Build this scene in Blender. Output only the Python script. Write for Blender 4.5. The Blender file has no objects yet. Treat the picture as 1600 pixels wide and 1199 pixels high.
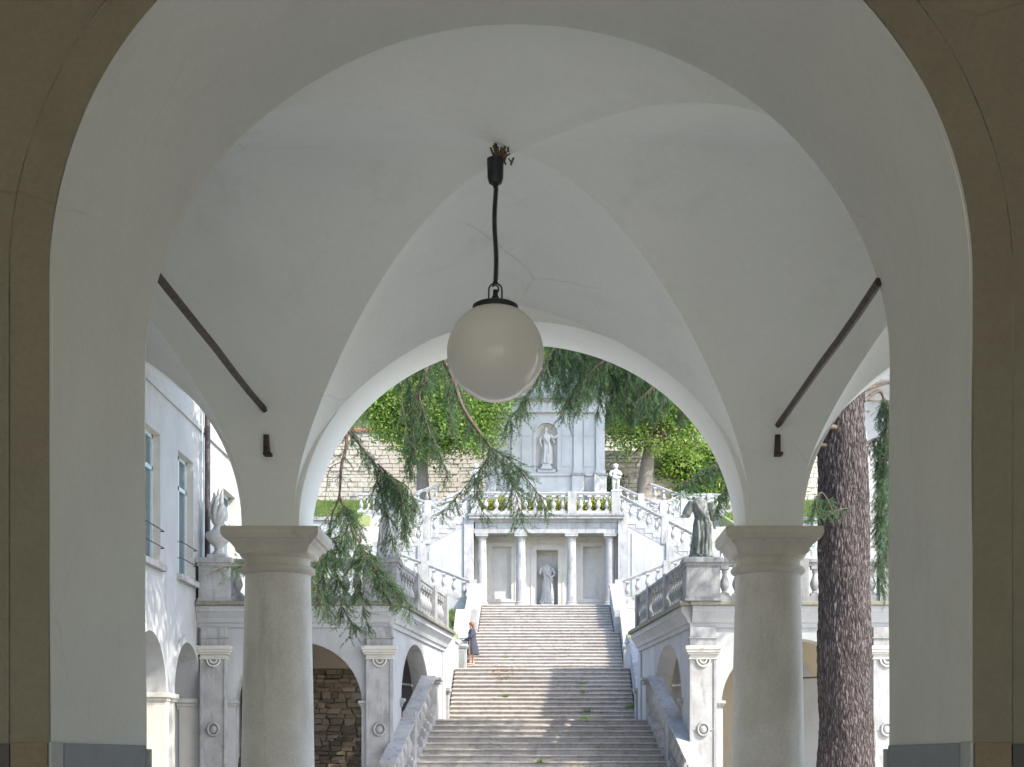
import bpy, bmesh, math, random
import numpy as np
from mathutils import Vector, Matrix, noise

R = math.radians
random.seed(7)
rng = np.random.default_rng(7)
scene = bpy.context.scene
COL = scene.collection

# ------------------------------------------------------------------ camera
FPX, VX, VY, EYE = 2300.0, 850.0, 1185.0, 1.6      # focal length and vanishing point, pixels of a 1600 px wide frame
cam_data = bpy.data.cameras.new("camera")
cam_data.sensor_width = 36.0
cam_data.lens = FPX / 1600 * 36
cam_data.shift_x = -(VX - 800) / 1600
cam_data.shift_y = (VY - 599.5) / 1600
cam_data.clip_start = 0.1
cam_data.clip_end = 3000
cam = bpy.data.objects.new("camera", cam_data)
cam.location = (0, 0, EYE)
cam.rotation_euler = (R(90), 0, 0)
COL.objects.link(cam)
scene.camera = cam

# ------------------------------------------------------------------ light
SUN_EL, SUN_AZ = 46.0, 34.0                        # azimuth: degrees from +X towards the camera side
to_sun = Vector((math.cos(R(SUN_EL)) * math.cos(R(SUN_AZ)), -math.cos(R(SUN_EL)) * math.sin(R(SUN_AZ)), math.sin(R(SUN_EL))))
world = bpy.data.worlds.new("World")
scene.world = world
world.use_nodes = True
wn = world.node_tree
for n in list(wn.nodes):
    wn.nodes.remove(n)
sky = wn.nodes.new("ShaderNodeTexSky")
sky.sky_type = 'NISHITA'
sky.sun_disc = False
sky.sun_elevation = R(SUN_EL)
sky.sun_rotation = math.atan2(to_sun.x, to_sun.y)
sky.air_density = 1.0
sky.dust_density = 1.5
bg = wn.nodes.new("ShaderNodeBackground")
bg.inputs['Strength'].default_value = 0.15
wo = wn.nodes.new("ShaderNodeOutputWorld")
wn.links.new(sky.outputs[0], bg.inputs[0])
wn.links.new(bg.outputs[0], wo.inputs[0])
sd = bpy.data.lights.new("sun", 'SUN')
sd.energy = 2.0
sd.angle = R(0.5)
sd.color = (1.0, 0.94, 0.84)
sun = bpy.data.objects.new("sun", sd)
sun.rotation_euler = to_sun.to_track_quat('Z', 'Y').to_euler()
sun.location = (40, -20, 60)
COL.objects.link(sun)

scene.view_settings.view_transform = 'Standard'
scene.view_settings.look = 'None'
scene.view_settings.exposure = 2.15
scene.view_settings.gamma = 1.0
scene.view_settings.use_curve_mapping = False
scene.render.engine = 'CYCLES'
cy = scene.cycles
cy.max_bounces = 10
cy.diffuse_bounces = 8
cy.glossy_bounces = 3
cy.transmission_bounces = 4
cy.transparent_max_bounces = 6
cy.sample_clamp_indirect = 6.0
cy.use_denoising = True
try:
    cy.denoiser = 'OPENIMAGEDENOISE'
    cy.denoising_input_passes = 'RGB_ALBEDO_NORMAL'
except Exception:
    pass

def P(x, y, d):
    """a point of the place seen at photo pixel (x, y), d metres away"""
    return Vector(((x - VX) * d / FPX, d, EYE + (VY - y) * d / FPX))

# ------------------------------------------------------------------ materials
def new_mat(name):
    m = bpy.data.materials.new(name)
    m.use_nodes = True
    nt = m.node_tree
    for n in list(nt.nodes):
        nt.nodes.remove(n)
    out = nt.nodes.new("ShaderNodeOutputMaterial")
    return m, nt, out

def nd(nt, kind, **kw):
    n = nt.nodes.new(kind)
    for k, v in kw.items():
        if k in n.inputs:
            n.inputs[k].default_value = v
        else:
            setattr(n, k, v)
    return n

def ramp(nt, src, p0, p1, c0=(0, 0, 0, 1), c1=(1, 1, 1, 1)):
    r = nt.nodes.new("ShaderNodeValToRGB")
    r.color_ramp.elements[0].position = p0
    r.color_ramp.elements[1].position = p1
    r.color_ramp.elements[0].color = c0
    r.color_ramp.elements[1].color = c1
    nt.links.new(src, r.inputs[0])
    return r

def mixc(nt, fac, a, b, blend='MIX'):
    m = nt.nodes.new("ShaderNodeMix")
    m.data_type = 'RGBA'
    m.blend_type = blend
    if isinstance(fac, (int, float)):
        m.inputs[0].default_value = fac
    else:
        nt.links.new(fac, m.inputs[0])
    for i, v in ((6, a), (7, b)):
        if isinstance(v, tuple):
            m.inputs[i].default_value = (*v[:3], 1)
        else:
            nt.links.new(v, m.inputs[i])
    return m.outputs[2]

def mineral(name, base, alt=None, stain=None, scale=1.2, alt_amt=0.6, stain_amt=0.5, stain_lo=0.55, stain_hi=0.78,
            stretch=0.18, rough=0.85, bump=0.25, bump_scale=40.0, rnd=0.0, fine=0.12, spec=0.25, speck=None, speck_scale=30.0, crack=0.0):
    """plaster, stone, marble: mottled base, vertical weather streaks, fine relief"""
    alt = alt or tuple(c * 0.85 for c in base)
    stain = stain or tuple(c * 0.5 for c in base)
    m, nt, out = new_mat(name)
    tc = nt.nodes.new("ShaderNodeTexCoord")
    L = nt.links.new
    n1 = nd(nt, "ShaderNodeTexNoise", Scale=scale, Detail=8.0, Roughness=0.62)
    L(tc.outputs['Object'], n1.inputs['Vector'])
    r1 = ramp(nt, n1.outputs[0], 0.38, 0.66)
    f1 = nd(nt, "ShaderNodeMath", operation='MULTIPLY')
    L(r1.outputs[0], f1.inputs[0]); f1.inputs[1].default_value = alt_amt
    col = mixc(nt, f1.outputs[0], base, alt)
    mp = nt.nodes.new("ShaderNodeMapping")
    mp.inputs['Scale'].default_value = (1, 1, stretch)
    L(tc.outputs['Object'], mp.inputs['Vector'])
    n2 = nd(nt, "ShaderNodeTexNoise", Scale=scale * 2.7, Detail=7.0, Roughness=0.65)
    L(mp.outputs[0], n2.inputs['Vector'])
    r2 = ramp(nt, n2.outputs[0], stain_lo, stain_hi)
    f2 = nd(nt, "ShaderNodeMath", operation='MULTIPLY')
    L(r2.outputs[0], f2.inputs[0]); f2.inputs[1].default_value = stain_amt
    col = mixc(nt, f2.outputs[0], col, stain)
    n3 = nd(nt, "ShaderNodeTexNoise", Scale=bump_scale, Detail=5.0, Roughness=0.7)
    L(tc.outputs['Object'], n3.inputs['Vector'])
    if fine:
        r3 = ramp(nt, n3.outputs[0], 0.35, 0.7, (1 - fine, 1 - fine, 1 - fine, 1), (1 + fine * .4,) * 3 + (1,))
        col = mixc(nt, 1.0, col, r3.outputs[0], 'MULTIPLY')
    if speck:
        v = nd(nt, "ShaderNodeTexNoise", Scale=speck_scale, Detail=2.0)
        L(tc.outputs['Object'], v.inputs['Vector'])
        rs = ramp(nt, v.outputs[0], 0.62, 0.72)
        col = mixc(nt, rs.outputs[0], col, speck)
    if crack:
        nw_ = nd(nt, 'ShaderNodeTexNoise', Scale=2.2, Detail=5.0)
        L(tc.outputs['Object'], nw_.inputs['Vector'])
        wv_ = mixc(nt, .16, tc.outputs['Object'], nw_.outputs['Color'])
        vo = nt.nodes.new('ShaderNodeTexVoronoi'); vo.feature = 'DISTANCE_TO_EDGE'; vo.inputs['Scale'].default_value = .55
        L(wv_, vo.inputs['Vector'])
        rk = ramp(nt, vo.outputs['Distance'], .0008, .0035, (1, 1, 1, 1), (0, 0, 0, 1))
        nk = nd(nt, 'ShaderNodeTexNoise', Scale=.9, Detail=2.0)
        L(tc.outputs['Object'], nk.inputs['Vector'])
        rm = ramp(nt, nk.outputs[0], .50, .62, (0, 0, 0, 1), (crack, crack, crack, 1))
        mk_ = nd(nt, 'ShaderNodeMath', operation='MULTIPLY')
        L(rk.outputs[0], mk_.inputs[0]); L(rm.outputs[0], mk_.inputs[1])
        col = mixc(nt, mk_.outputs[0], col, tuple(c * .35 for c in base))
    if rnd:
        oi = nt.nodes.new("ShaderNodeObjectInfo")
        mr = nd(nt, "ShaderNodeMapRange")
        L(oi.outputs['Random'], mr.inputs[0])
        mr.inputs[3].default_value = 1 - rnd; mr.inputs[4].default_value = 1 + rnd * 0.5
        cmb = nt.nodes.new("ShaderNodeCombineColor")
        for i in range(3):
            L(mr.outputs[0], cmb.inputs[i])
        col = mixc(nt, 1.0, col, cmb.outputs[0], 'MULTIPLY')
    b = nt.nodes.new("ShaderNodeBsdfPrincipled")
    L(col, b.inputs['Base Color'])
    b.inputs['Roughness'].default_value = rough
    b.inputs['Specular IOR Level'].default_value = spec
    if bump:
        n4 = nd(nt, "ShaderNodeTexNoise", Scale=bump_scale * 0.12, Detail=4.0)
        L(tc.outputs['Object'], n4.inputs['Vector'])
        ad = nd(nt, "ShaderNodeMath", operation='MULTIPLY_ADD')
        L(n4.outputs[0], ad.inputs[0]); ad.inputs[1].default_value = 2.0
        L(n3.outputs[0], ad.inputs[2])
        bp = nd(nt, "ShaderNodeBump", Strength=bump, Distance=0.012)
        L(ad.outputs[0], bp.inputs['Height'])
        L(bp.outputs[0], b.inputs['Normal'])
    L(b.outputs[0], out.inputs[0])
    return m

def plain(name, base, rough=0.5, metal=0.0, spec=0.5, var=0.15, scale=20.0):
    m, nt, out = new_mat(name)
    tc = nt.nodes.new("ShaderNodeTexCoord")
    n1 = nd(nt, "ShaderNodeTexNoise", Scale=scale, Detail=5.0)
    nt.links.new(tc.outputs['Object'], n1.inputs['Vector'])
    r = ramp(nt, n1.outputs[0], 0.3, 0.7, (*[c * (1 - var) for c in base], 1), (*[min(1, c * (1 + var)) for c in base], 1))
    b = nt.nodes.new("ShaderNodeBsdfPrincipled")
    nt.links.new(r.outputs[0], b.inputs['Base Color'])
    b.inputs['Roughness'].default_value = rough
    b.inputs['Metallic'].default_value = metal
    b.inputs['Specular IOR Level'].default_value = spec
    nt.links.new(b.outputs[0], out.inputs[0])
    return m

def leafy(name, cols, transl=0.45, rough=0.5):
    m, nt, out = new_mat(name)
    L = nt.links.new
    g = nt.nodes.new("ShaderNodeNewGeometry")
    r = nt.nodes.new("ShaderNodeValToRGB")
    el = r.color_ramp.elements
    while len(el) < len(cols):
        el.new(0.5)
    for i, c in enumerate(cols):
        el[i].position = i / (len(cols) - 1)
        el[i].color = (*c, 1)
    L(g.outputs['Random Per Island'], r.inputs[0])
    tc = nt.nodes.new("ShaderNodeTexCoord")
    n = nd(nt, "ShaderNodeTexNoise", Scale=0.9, Detail=3.0)
    L(tc.outputs['Object'], n.inputs['Vector'])
    rr = ramp(nt, n.outputs[0], 0.3, 0.7, (0.75, 0.75, 0.75, 1), (1.2, 1.2, 1.1, 1))
    col = mixc(nt, 1.0, r.outputs[0], rr.outputs[0], 'MULTIPLY')
    b = nt.nodes.new("ShaderNodeBsdfPrincipled")
    L(col, b.inputs['Base Color'])
    b.inputs['Roughness'].default_value = rough
    b.inputs['Specular IOR Level'].default_value = 0.3
    t = nt.nodes.new("ShaderNodeBsdfTranslucent")
    L(col, t.inputs['Color'])
    mx = nd(nt, "ShaderNodeMixShader", Fac=transl)
    L(b.outputs[0], mx.inputs[1]); L(t.outputs[0], mx.inputs[2])
    L(mx.outputs[0], out.inputs[0])
    return m

M = {}
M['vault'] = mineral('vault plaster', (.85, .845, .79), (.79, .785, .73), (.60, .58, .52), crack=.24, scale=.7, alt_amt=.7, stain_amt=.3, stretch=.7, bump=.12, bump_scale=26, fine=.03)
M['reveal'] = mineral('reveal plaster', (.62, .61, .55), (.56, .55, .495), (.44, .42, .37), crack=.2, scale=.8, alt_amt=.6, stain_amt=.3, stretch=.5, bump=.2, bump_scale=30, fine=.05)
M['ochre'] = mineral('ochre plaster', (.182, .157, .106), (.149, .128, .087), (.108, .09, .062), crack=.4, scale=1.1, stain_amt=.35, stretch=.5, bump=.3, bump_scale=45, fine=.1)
M['groove'] = mineral('groove dirt', (.08, .06, .04), bump=0)
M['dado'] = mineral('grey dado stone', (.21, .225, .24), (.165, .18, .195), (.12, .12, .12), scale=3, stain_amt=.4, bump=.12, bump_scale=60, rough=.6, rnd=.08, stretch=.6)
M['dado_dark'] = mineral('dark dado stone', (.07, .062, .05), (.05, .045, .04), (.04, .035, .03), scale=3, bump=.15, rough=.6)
M['dado_edge'] = mineral('dado edge stone', (.36, .37, .34), (.30, .31, .28), scale=3, bump=.1, rough=.6)
M['dado_tan'] = mineral('tan dado stone', (.17, .135, .08), (.14, .11, .066), scale=3, bump=.15, rough=.7)
M['column'] = mineral('column limestone', (.73, .685, .61), (.57, .525, .455), (.37, .33, .275), scale=1.5, alt_amt=.85, stain_amt=.6, stain_lo=.5, stretch=.22, bump=.22, bump_scale=48, rough=.65, fine=.13)
M['capital'] = mineral('capital limestone', (.64, .585, .50), (.53, .48, .405), (.36, .31, .25), scale=2.5, alt_amt=.8, stain_amt=.55, stretch=.6, bump=.15, bump_scale=55, fine=.06)
M['white_wall'] = mineral('white render', (.40, .406, .408), (.325, .33, .33), (.19, .182, .165), scale=.9, alt_amt=.75, stain_amt=.6, stain_lo=.53, stretch=.12, bump=.2, bump_scale=35, fine=.06)
M['marble'] = mineral('white limestone', (.40, .397, .39), (.28, .277, .272), (.10, .097, .093), scale=2.2, alt_amt=.8, stain_amt=.8, stain_lo=.51, stretch=.25, bump=.25, bump_scale=45, rough=.75, fine=.14, rnd=.08)
M['marble_grey'] = mineral('weathered grey limestone', (.31, .31, .305), (.20, .205, .205), (.07, .075, .075), scale=2.8, alt_amt=.85, stain_amt=.8, stain_lo=.48, stretch=.22, bump=.3, bump_scale=45, fine=.2, rnd=.1)
M['warm_panel'] = mineral('ivory panel stone', (.56, .535, .485), (.46, .435, .385), (.25, .225, .18), scale=1.4, alt_amt=.7, stain_amt=.5, stretch=.3, bump=.15, bump_scale=45, fine=.08)
M['step'] = mineral('stair stone', (.48, .442, .40), (.375, .343, .31), (.19, .17, .15), scale=2.6, alt_amt=.8, stain_amt=.65, stain_lo=.5, stain_hi=.72, stretch=1.0, bump=.4, bump_scale=50, fine=.24, rnd=.14)
M['ledge'] = mineral('mossy ledge stone', (.25, .235, .19), (.17, .165, .125), (.08, .085, .05), scale=4, alt_amt=.9, stain_amt=.8, stretch=1, bump=.5, bump_scale=50, fine=.3)
M['statue_dark'] = mineral('lichen-dark statue stone', (.27, .285, .26), (.14, .155, .135), (.045, .052, .045), scale=5, alt_amt=.95, stain_amt=.8, stain_lo=.45, stretch=.3, bump=.4, bump_scale=60, fine=.3)
M['statue'] = mineral('statue marble', (.48, .475, .46), (.36, .355, .345), (.27, .27, .26), scale=4, alt_amt=.8, stain_amt=.6, stretch=.3, bump=.25, bump_scale=60, fine=.12)
M['statue_mid'] = mineral('greyed statue stone', (.48, .485, .48), (.36, .365, .36), (.14, .15, .145), scale=4, alt_amt=.9, stain_amt=.8, stain_lo=.48, stretch=.25, bump=.3, bump_scale=60, fine=.2)
M['mortar'] = mineral('lime mortar', (.30, .255, .20), (.23, .195, .155), scale=5, bump=.6, bump_scale=40, fine=.3)
M['stone'] = mineral('rubble stone', (.36, .295, .22), (.26, .21, .155), (.14, .11, .085), scale=5, alt_amt=.9, stain_amt=.5, stretch=1, bump=.6, bump_scale=30, fine=.3, rnd=.4)
M['far_stone'] = mineral('pale rubble stone', (.48, .44, .375), (.37, .335, .275), (.19, .17, .14), scale=3, alt_amt=.9, stain_amt=.5, stretch=1, bump=.4, bump_scale=12, fine=.3)
M['beige'] = mineral('beige plaster', (.52, .45, .34), (.43, .38, .30), (.3, .27, .22), scale=1.2, bump=.2, fine=.08)
M['iron'] = plain('rusted iron', (.075, .058, .045), rough=.75, metal=.35, var=.5, scale=30)
M['black_metal'] = plain('black lamp metal', (.022, .022, .022), rough=.45, metal=.3, var=.3)
M['cable'] = plain('brown twisted cable', (.035, .026, .02), rough=.7, var=.5, scale=90)
M['debris'] = plain('broken lath and straw', (.12, .08, .045), rough=.9, var=.5, scale=60)
M['floor'] = mineral('portico paving', (.64, .615, .565), (.56, .535, .485), scale=1.5, bump=.2, rough=.6)
M['gravel'] = mineral('courtyard gravel', (.60, .575, .52), (.52, .495, .445), (.38, .36, .31), scale=.8, stretch=1, bump=.6, bump_scale=25, fine=.3)
M['grass'] = mineral('lawn', (.20, .235, .09), (.155, .19, .07), (.27, .27, .14), scale=2.0, alt_amt=.8, stain_amt=.4, stretch=1, bump=.8, bump_scale=14, fine=.35)
M['win_frame'] = plain('blue-grey window paint', (.42, .52, .56), rough=.5, var=.08)
M['pipe'] = plain('copper downpipe', (.085, .07, .075), rough=.55, metal=.4, var=.3)
M['roof'] = mineral('dark roof slate', (.13, .12, .12), (.09, .085, .085), scale=3, bump=.4)
M['terracotta'] = mineral('terracotta tile', (.32, .15, .09), (.24, .11, .07), (.12, .07, .05), scale=4, bump=.3, fine=.2, rnd=.2)
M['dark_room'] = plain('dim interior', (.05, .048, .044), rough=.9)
M['bark_grey'] = mineral('grey bark', (.20, .175, .15), (.13, .11, .09), (.07, .06, .05), scale=4, stretch=.25, stain_amt=.7, bump=.8, bump_scale=25, fine=.35)
M['twig'] = plain('twig bark', (.085, .06, .042), rough=.9, var=.4, scale=12)
M['skin'] = plain('skin', (.60, .40, .30), rough=.55, var=.06)
M['coat'] = plain('navy wool', (.035, .038, .055), rough=.9, var=.3, scale=40)
M['dress'] = plain('camel cloth', (.58, .44, .30), rough=.9, var=.12)
M['hair'] = plain('auburn hair', (.17, .065, .025), rough=.55, var=.4, scale=60)
M['mask'] = plain('pale blue mask', (.52, .66, .74), rough=.8, var=.05)
M['shoe'] = plain('beige shoe leather', (.35, .25, .17), rough=.5)
M['needles'] = leafy('cedar needles', [(.045, .095, .058), (.08, .15, .075), (.14, .21, .085)], transl=.35)
M['leaves'] = leafy('sunlit leaves', [(.07, .145, .03), (.13, .24, .045), (.21, .33, .065), (.34, .39, .09)], transl=.5)
M['leaves_dark'] = leafy('deep green leaves', [(.045, .10, .03), (.09, .17, .05), (.16, .25, .07)], transl=.45)
M['hedge'] = leafy('yellow-green hedge', [(.11, .15, .02), (.20, .22, .03), (.32, .29, .045)], transl=.4)
M['dry_leaf'] = leafy('dry leaves', [(.25, .12, .04), (.38, .20, .08), (.45, .28, .12)], transl=.2)

def glass_mat():
    m, nt, out = new_mat('window glass')
    b = nt.nodes.new("ShaderNodeBsdfPrincipled")
    b.inputs['Base Color'].default_value = (.06, .085, .095, 1)
    b.inputs['Roughness'].default_value = .06
    b.inputs['Specular IOR Level'].default_value = .9
    nt.links.new(b.outputs[0], out.inputs[0])
    return m
M['glass'] = glass_mat()

def opal_mat():
    m, nt, out = new_mat('opal glass')
    b = nt.nodes.new("ShaderNodeBsdfPrincipled")
    b.inputs['Base Color'].default_value = (.82, .79, .72, 1)
    b.inputs['Roughness'].default_value = .14
    b.inputs['Specular IOR Level'].default_value = .55
    t = nt.nodes.new("ShaderNodeBsdfTranslucent")
    t.inputs['Color'].default_value = (.88, .85, .78, 1)
    mx = nd(nt, "ShaderNodeMixShader", Fac=.35)
    nt.links.new(b.outputs[0], mx.inputs[1]); nt.links.new(t.outputs[0], mx.inputs[2])
    nt.links.new(mx.outputs[0], out.inputs[0])
    return m
M['opal'] = opal_mat()

def bark_mat():
    m, nt, out = new_mat('cedar bark')
    L = nt.links.new
    tc = nt.nodes.new("ShaderNodeTexCoord")
    mp = nt.nodes.new("ShaderNodeMapping"); mp.inputs['Scale'].default_value = (1, 1, .3)
    L(tc.outputs['Object'], mp.inputs['Vector'])
    n = nd(nt, "ShaderNodeTexNoise", Scale=16.0, Detail=8.0, Roughness=.7)
    L(mp.outputs[0], n.inputs['Vector'])
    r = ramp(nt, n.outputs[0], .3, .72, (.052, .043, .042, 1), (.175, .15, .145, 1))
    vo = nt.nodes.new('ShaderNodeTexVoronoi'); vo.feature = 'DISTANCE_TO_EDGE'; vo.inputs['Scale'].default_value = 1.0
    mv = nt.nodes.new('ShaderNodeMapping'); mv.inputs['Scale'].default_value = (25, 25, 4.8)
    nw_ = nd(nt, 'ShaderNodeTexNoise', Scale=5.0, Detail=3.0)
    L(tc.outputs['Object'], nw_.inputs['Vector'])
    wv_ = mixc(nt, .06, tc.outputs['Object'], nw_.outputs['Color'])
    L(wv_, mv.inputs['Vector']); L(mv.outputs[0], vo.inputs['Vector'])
    rv_ = ramp(nt, vo.outputs['Distance'], .0, .25, (.38, .35, .34, 1), (1, 1, 1, 1))  # dark plate edges: furrow shade put into the colour, with darker furrow bark
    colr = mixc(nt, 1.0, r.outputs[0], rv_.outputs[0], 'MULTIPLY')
    b = nt.nodes.new("ShaderNodeBsdfPrincipled")
    b.inputs['Roughness'].default_value = .95
    b.inputs['Specular IOR Level'].default_value = .15
    L(colr, b.inputs['Base Color'])
    hs = nd(nt, 'ShaderNodeMath', operation='MULTIPLY_ADD')
    L(rv_.outputs[0], hs.inputs[0]); hs.inputs[1].default_value = 1.2; L(n.outputs[0], hs.inputs[2])
    bp = nd(nt, "ShaderNodeBump", Strength=1.0, Distance=.03)
    L(hs.outputs[0], bp.inputs['Height']); L(bp.outputs[0], b.inputs['Normal'])
    L(b.outputs[0], out.inputs[0])
    return m
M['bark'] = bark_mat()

# ------------------------------------------------------------------ building blocks
def tag(o, label=None, cat=None, group=None, kind=None):
    if label: o['label'] = label
    if cat: o['category'] = cat
    if group: o['group'] = group
    if kind: o['kind'] = kind
    return o

def thing(name, label, cat, loc=(0, 0, 0), group=None):
    o = bpy.data.objects.new(name, None)
    o.empty_display_size = .2
    COL.objects.link(o)
    o.location = loc
    return tag(o, label, cat, group)

def wloc(o):
    v = Vector(o.location)
    return v if o.parent is None else v + (wloc(o.parent) if not o.get('_abs') else Vector((0, 0, 0)))

def adopt(o, parent):
    """parent o but leave its own coordinates in world space"""
    o.parent = parent
    off = Vector((0, 0, 0)); p = parent
    if p.type == 'EMPTY':
        off = Vector(p.location)
    else:
        # a mesh part already holds world coordinates; its own location counts
        off = Vector(p.location)
    o.matrix_parent_inverse = Matrix.Translation(-off)

class MB:
    def __init__(s):
        s.v = []; s.f = []
    def add(s, verts, faces):
        b = len(s.v)
        s.v += [tuple(v) for v in verts]
        s.f += [tuple(i + b for i in f) for f in faces]
        return s
    def box(s, x0, x1, y0, y1, z0, z1, T=None):
        vs = [(x0, y0, z0), (x1, y0, z0), (x1, y1, z0), (x0, y1, z0), (x0, y0, z1), (x1, y0, z1), (x1, y1, z1), (x0, y1, z1)]
        if T: vs = [T(*v) for v in vs]
        return s.add(vs, [(3, 2, 1, 0), (4, 5, 6, 7), (0, 1, 5, 4), (1, 2, 6, 5), (2, 3, 7, 6), (3, 0, 4, 7)])
    def prism(s, poly, a0, a1, T):
        """poly of (p,q) extruded from a0 to a1; T(a,p,q) -> world"""
        n = len(poly)
        vs = [T(a0, p, q) for p, q in poly] + [T(a1, p, q) for p, q in poly]
        fs = [(i, (i + 1) % n, n + (i + 1) % n, n + i) for i in range(n)]
        return s.add(vs, fs + [tuple(range(n))[::-1], tuple(range(n, 2 * n))])
    def lathe(s, prof, c, seg=24, square=False, rot=0.0):
        k = 4 if square else seg
        n = len(prof); vs = []
        for r, z in prof:
            for i in range(k):
                a = (i + .5) * 2 * math.pi / k + rot if square else i * 2 * math.pi / k + rot
                rr = r * math.sqrt(2) if square else r
                vs.append((c[0] + rr * math.cos(a), c[1] + rr * math.sin(a), c[2] + z))
        fs = [(j * k + i, j * k + (i + 1) % k, (j + 1) * k + (i + 1) % k, (j + 1) * k + i) for j in range(n - 1) for i in range(k)]
        fs += [tuple(range(k))[::-1], tuple(range((n - 1) * k, n * k))]
        return s.add(vs, fs)
    def tube(s, pts, rad, seg=6, cap=True):
        pts = [Vector(p) for p in pts]; n = len(pts)
        if isinstance(rad, (int, float)): rad = [rad] * n
        vs = []; up = None
        for i, p in enumerate(pts):
            t = (pts[min(i + 1, n - 1)] - pts[max(i - 1, 0)])
            t = t.normalized() if t.length > 1e-9 else Vector((0, 0, 1))
            if up is None:
                up = t.orthogonal().normalized()
            else:
                up = up - t * up.dot(t)
                up = up.normalized() if up.length > 1e-6 else t.orthogonal().normalized()
            b = t.cross(up)
            for k in range(seg):
                a = 2 * math.pi * k / seg
                vs.append(p + up * (rad[i] * math.cos(a)) + b * (rad[i] * math.sin(a)))
        fs = [(i * seg + k, i * seg + (k + 1) % seg, (i + 1) * seg + (k + 1) % seg, (i + 1) * seg + k) for i in range(n - 1) for k in range(seg)]
        if cap: fs += [tuple(range(seg))[::-1], tuple(range((n - 1) * seg, n * seg))]
        return s.add(vs, fs)
    def ball(s, c, r, seg=16, rings=10, sc=(1, 1, 1)):
        prof = [(max(1e-4, math.sin(math.pi * j / rings)) * r, -math.cos(math.pi * j / rings) * r) for j in range(rings + 1)]
        t = MB().lathe(prof, (0, 0, 0), seg)
        return s.add([(c[0] + x * sc[0], c[1] + y * sc[1], c[2] + z * sc[2]) for x, y, z in t.v], t.f)
    def mesh(s, name, smooth=None, bevel=0.0, merge=True):
        bm = bmesh.new()
        vs = [bm.verts.new(v) for v in s.v]
        for f in s.f:
            try: bm.faces.new([vs[i] for i in f])
            except ValueError: pass
        if merge: bmesh.ops.remove_doubles(bm, verts=bm.verts, dist=2e-4)
        bmesh.ops.recalc_face_normals(bm, faces=bm.faces)
        if bevel:
            es = [e for e in bm.edges if len(e.link_faces) == 2 and e.calc_face_angle(0) > R(28)]
            bmesh.ops.bevel(bm, geom=es, offset=bevel, segments=2, profile=.6, affect='EDGES', clamp_overlap=True)
        me = bpy.data.meshes.new(name)
        bm.to_mesh(me); bm.free()
        if smooth is not None:
            me.polygons.foreach_set('use_smooth', [True] * len(me.polygons))
            me.set_sharp_from_angle(angle=R(smooth))
        return me
    def build(s, name, mat, parent=None, smooth=None, bevel=0.0, merge=True):
        return put(name, s.mesh(name, smooth, bevel, merge), mat, parent)

def put(name, me, mat, parent=None, loc=None):
    o = bpy.data.objects.new(name, me)
    if mat is not None and not me.materials:
        me.materials.append(M[mat] if isinstance(mat, str) else mat)
    COL.objects.link(o)
    if loc is not None: o.location = loc
    if parent is not None: adopt(o, parent)
    return o

def np_mesh(name, verts, faces, mat, parent=None, smooth=False):
    """fast mesh from numpy arrays (all faces with the same corner count)"""
    me = bpy.data.meshes.new(name)
    verts = np.asarray(verts, np.float32); faces = np.asarray(faces, np.int32)
    k = faces.shape[1]
    me.vertices.add(len(verts)); me.vertices.foreach_set('co', verts.ravel())
    me.loops.add(faces.size); me.loops.foreach_set('vertex_index', faces.ravel())
    me.polygons.add(len(faces))
    me.polygons.foreach_set('loop_start', np.arange(0, faces.size, k, dtype=np.int32))
    if smooth: me.polygons.foreach_set('use_smooth', np.ones(len(faces), bool))
    me.update(calc_edges=True)
    return put(name, me, mat, parent)

def arch_top(uc, hw, zs, rise, n=2.0):
    def f(u):
        s = min(1.0, abs(u - uc) / hw)
        return zs + rise * (max(0.0, 1 - s ** n)) ** (1 / n)
    return f

def arch(uc, hw, zs, rise, zb=0.0, seg=40):
    return dict(ua=uc - hw, ub=uc + hw, zb=zb, zt=arch_top(uc, hw, zs, rise),
                us=[uc - hw * math.cos(math.pi * i / seg) for i in range(seg + 1)])

def rect(ua, ub, zb, zt):
    return dict(ua=ua, ub=ub, zb=zb, zt=lambda u: zt, us=[ua, ub])

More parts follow.
